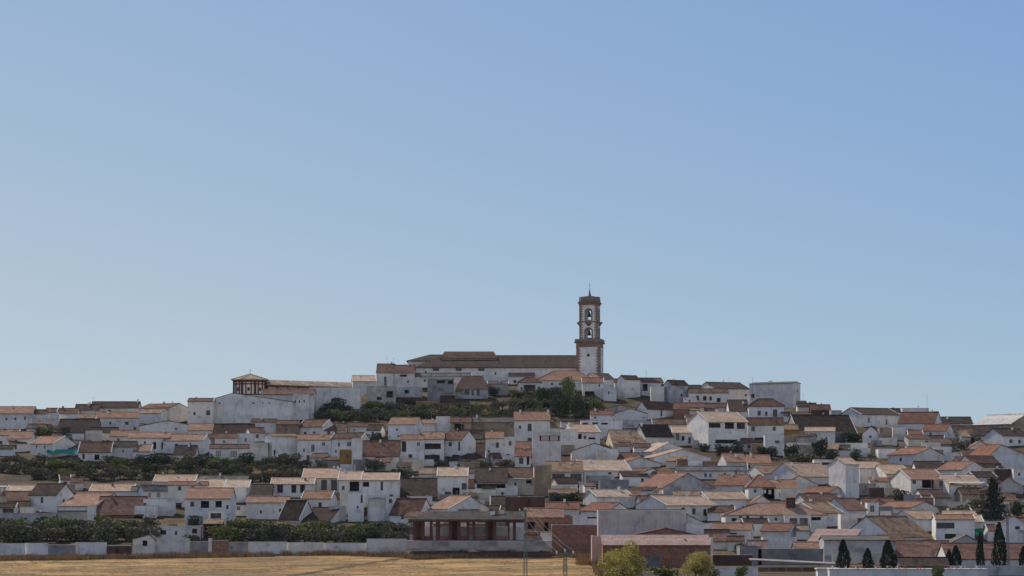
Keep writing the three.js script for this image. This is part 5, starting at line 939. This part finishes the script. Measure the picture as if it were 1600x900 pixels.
{ // palm
  const p = spot(1360, 724), s = F / -p.z, H = 11 / s, g = thing('palm_tree', 'low spreading palm beside the white garden wall', 'palm', p);
  part('trunk', new THREE.CylinderGeometry(0.22, 0.32, H + 0.5, 8).translate(0, H / 2 - 0.25, 0), M.bark, g);
  const fm = mat([0.045, 0.06, 0.03], { side: THREE.DoubleSide });
  for (let i = 0; i < 26; i++) { const a = i * 2.4, tilt = lerp(1.1, -0.25, i / 26), pos = [], len = 2.7; const P = t => V(Math.cos(a) * Math.cos(tilt) * len * t, H + Math.sin(tilt) * len * t - 1.3 * t * t, Math.sin(a) * Math.cos(tilt) * len * t), sd = V(-Math.sin(a), 0, Math.cos(a)); for (let k = 0; k < 7; k++) for (const q of [-1, 1]) { const A = P(k / 7), B = P((k + 0.75) / 7), C = P((k + 1.2) / 7).add(sd.clone().multiplyScalar(q * 0.42)); C.y -= 0.12; pos.push(...A.toArray(), ...B.toArray(), ...C.toArray()); } const fg = new THREE.BufferGeometry(); fg.setAttribute('position', new THREE.Float32BufferAttribute(pos, 3)); fg.computeVertexNormals(); part('frond', fg, fm, g); }
}
// ---------- stubble and dry weeds ----------
function tuft(n, hh, w) { const R = mulberry(9), pos = []; for (let i = 0; i < n; i++) { const a = R() * 6.283, x = (R() - 0.5) * w, z = (R() - 0.5) * w, lx = (R() - 0.5) * hh * 0.7, lz = (R() - 0.5) * hh * 0.7, b = 0.03 + hh * 0.04; pos.push(x - Math.cos(a) * b, -0.03, z - Math.sin(a) * b, x + Math.cos(a) * b, -0.03, z + Math.sin(a) * b, x + lx, hh * (0.6 + 0.5 * R()), z + lz); } const g = new THREE.BufferGeometry(); g.setAttribute('position', new THREE.Float32BufferAttribute(pos, 3)); g.computeVertexNormals(); return g; }
function scatter(name, label, cat, geo, m, list, c0, c1, smin, smax) {
  const o = new THREE.InstancedMesh(geo, m, list.length), q = new THREE.Quaternion(), R = mulberry(list.length), mx = new THREE.Matrix4(), c = new THREE.Color();
  list.forEach((p, i) => { const s = lerp(smin, smax, R()); q.setFromAxisAngle(V(0, 1, 0), R() * 6.283); mx.compose(p, q, V(s, s * (0.7 + 0.6 * R()), s)); o.setMatrixAt(i, mx); const k = R(), t = 0.8 + 0.4 * R(); c.setRGB(lerp(c0[0], c1[0], k) * t, lerp(c0[1], c1[1], k) * t, lerp(c0[2], c1[2], k) * t); o.setColorAt(i, c); });
  o.name = name; o.userData = { label, category: cat, kind: 'stuff' }; shade(o); scene.add(o);
}
{
  const R = mulberry(31), st = [], wd = [], dm = mat([1, 1, 1], { side: THREE.DoubleSide });
  for (let i = 0; i < 26000; i++) { const px = -30 + 1000 * R(), y1 = fieldEdge(px), d = lerp(430, dOf(y1), R()); if (d > dOf(y1)) continue; const row = Math.round((d + px * 0.05) / 1.1) * 1.1 - px * 0.05 + (R() - 0.5) * 0.5, x = (px - 800) / F * row; if (fbm(px / 40, d / 9, 0, 3) < 0.42) continue; st.push(V(x, groundY(x, -row) + 0.06 + 0.10 * fbm(x / 9, -row / 9, 0, 2), -row)); }
  scatter('stubble', 'short dry straw stubble over the harvested field', 'stubble', tuft(7, 0.10, 0.5), dm, st, [0.42, 0.33, 0.18], [0.50, 0.40, 0.23], 0.7, 1.2);
  for (let i = 0; i < 5200; i++) { const px = -20 + 960 * R(), e = fieldEdge(px), y = e + 0.25 - R() * R() * 5.5 * (0.35 + 1.2 * fbm(px / 22, 3, 0, 3)); if (px > 640 && px < 864 && y < e - 1) continue; if (fbm(px / 14, y / 3, 0, 3) < 0.42 && px < 600) continue; if (px > 560 && px < 640 && R() < 0.3) continue; const p = spot(px, y); p.y += 0.02; wd.push(p); }
  for (let i = 0; i < 900; i++) { const px = 905 + 34 * R(), p = spot(px, 871 + 13 * R()); wd.push(p); }
  scatter('dry_weeds', 'tangled dry brown weeds along the field edge', 'weeds', tuft(12, 1.0, 1.3), dm, wd, [0.15, 0.10, 0.055], [0.46, 0.29, 0.12], 0.35, 1.2);
}
scene.fog = new THREE.FogExp2(new THREE.Color().setRGB(0.62, 0.70, 0.80), 0.00002);
renderer.render(scene, camera);
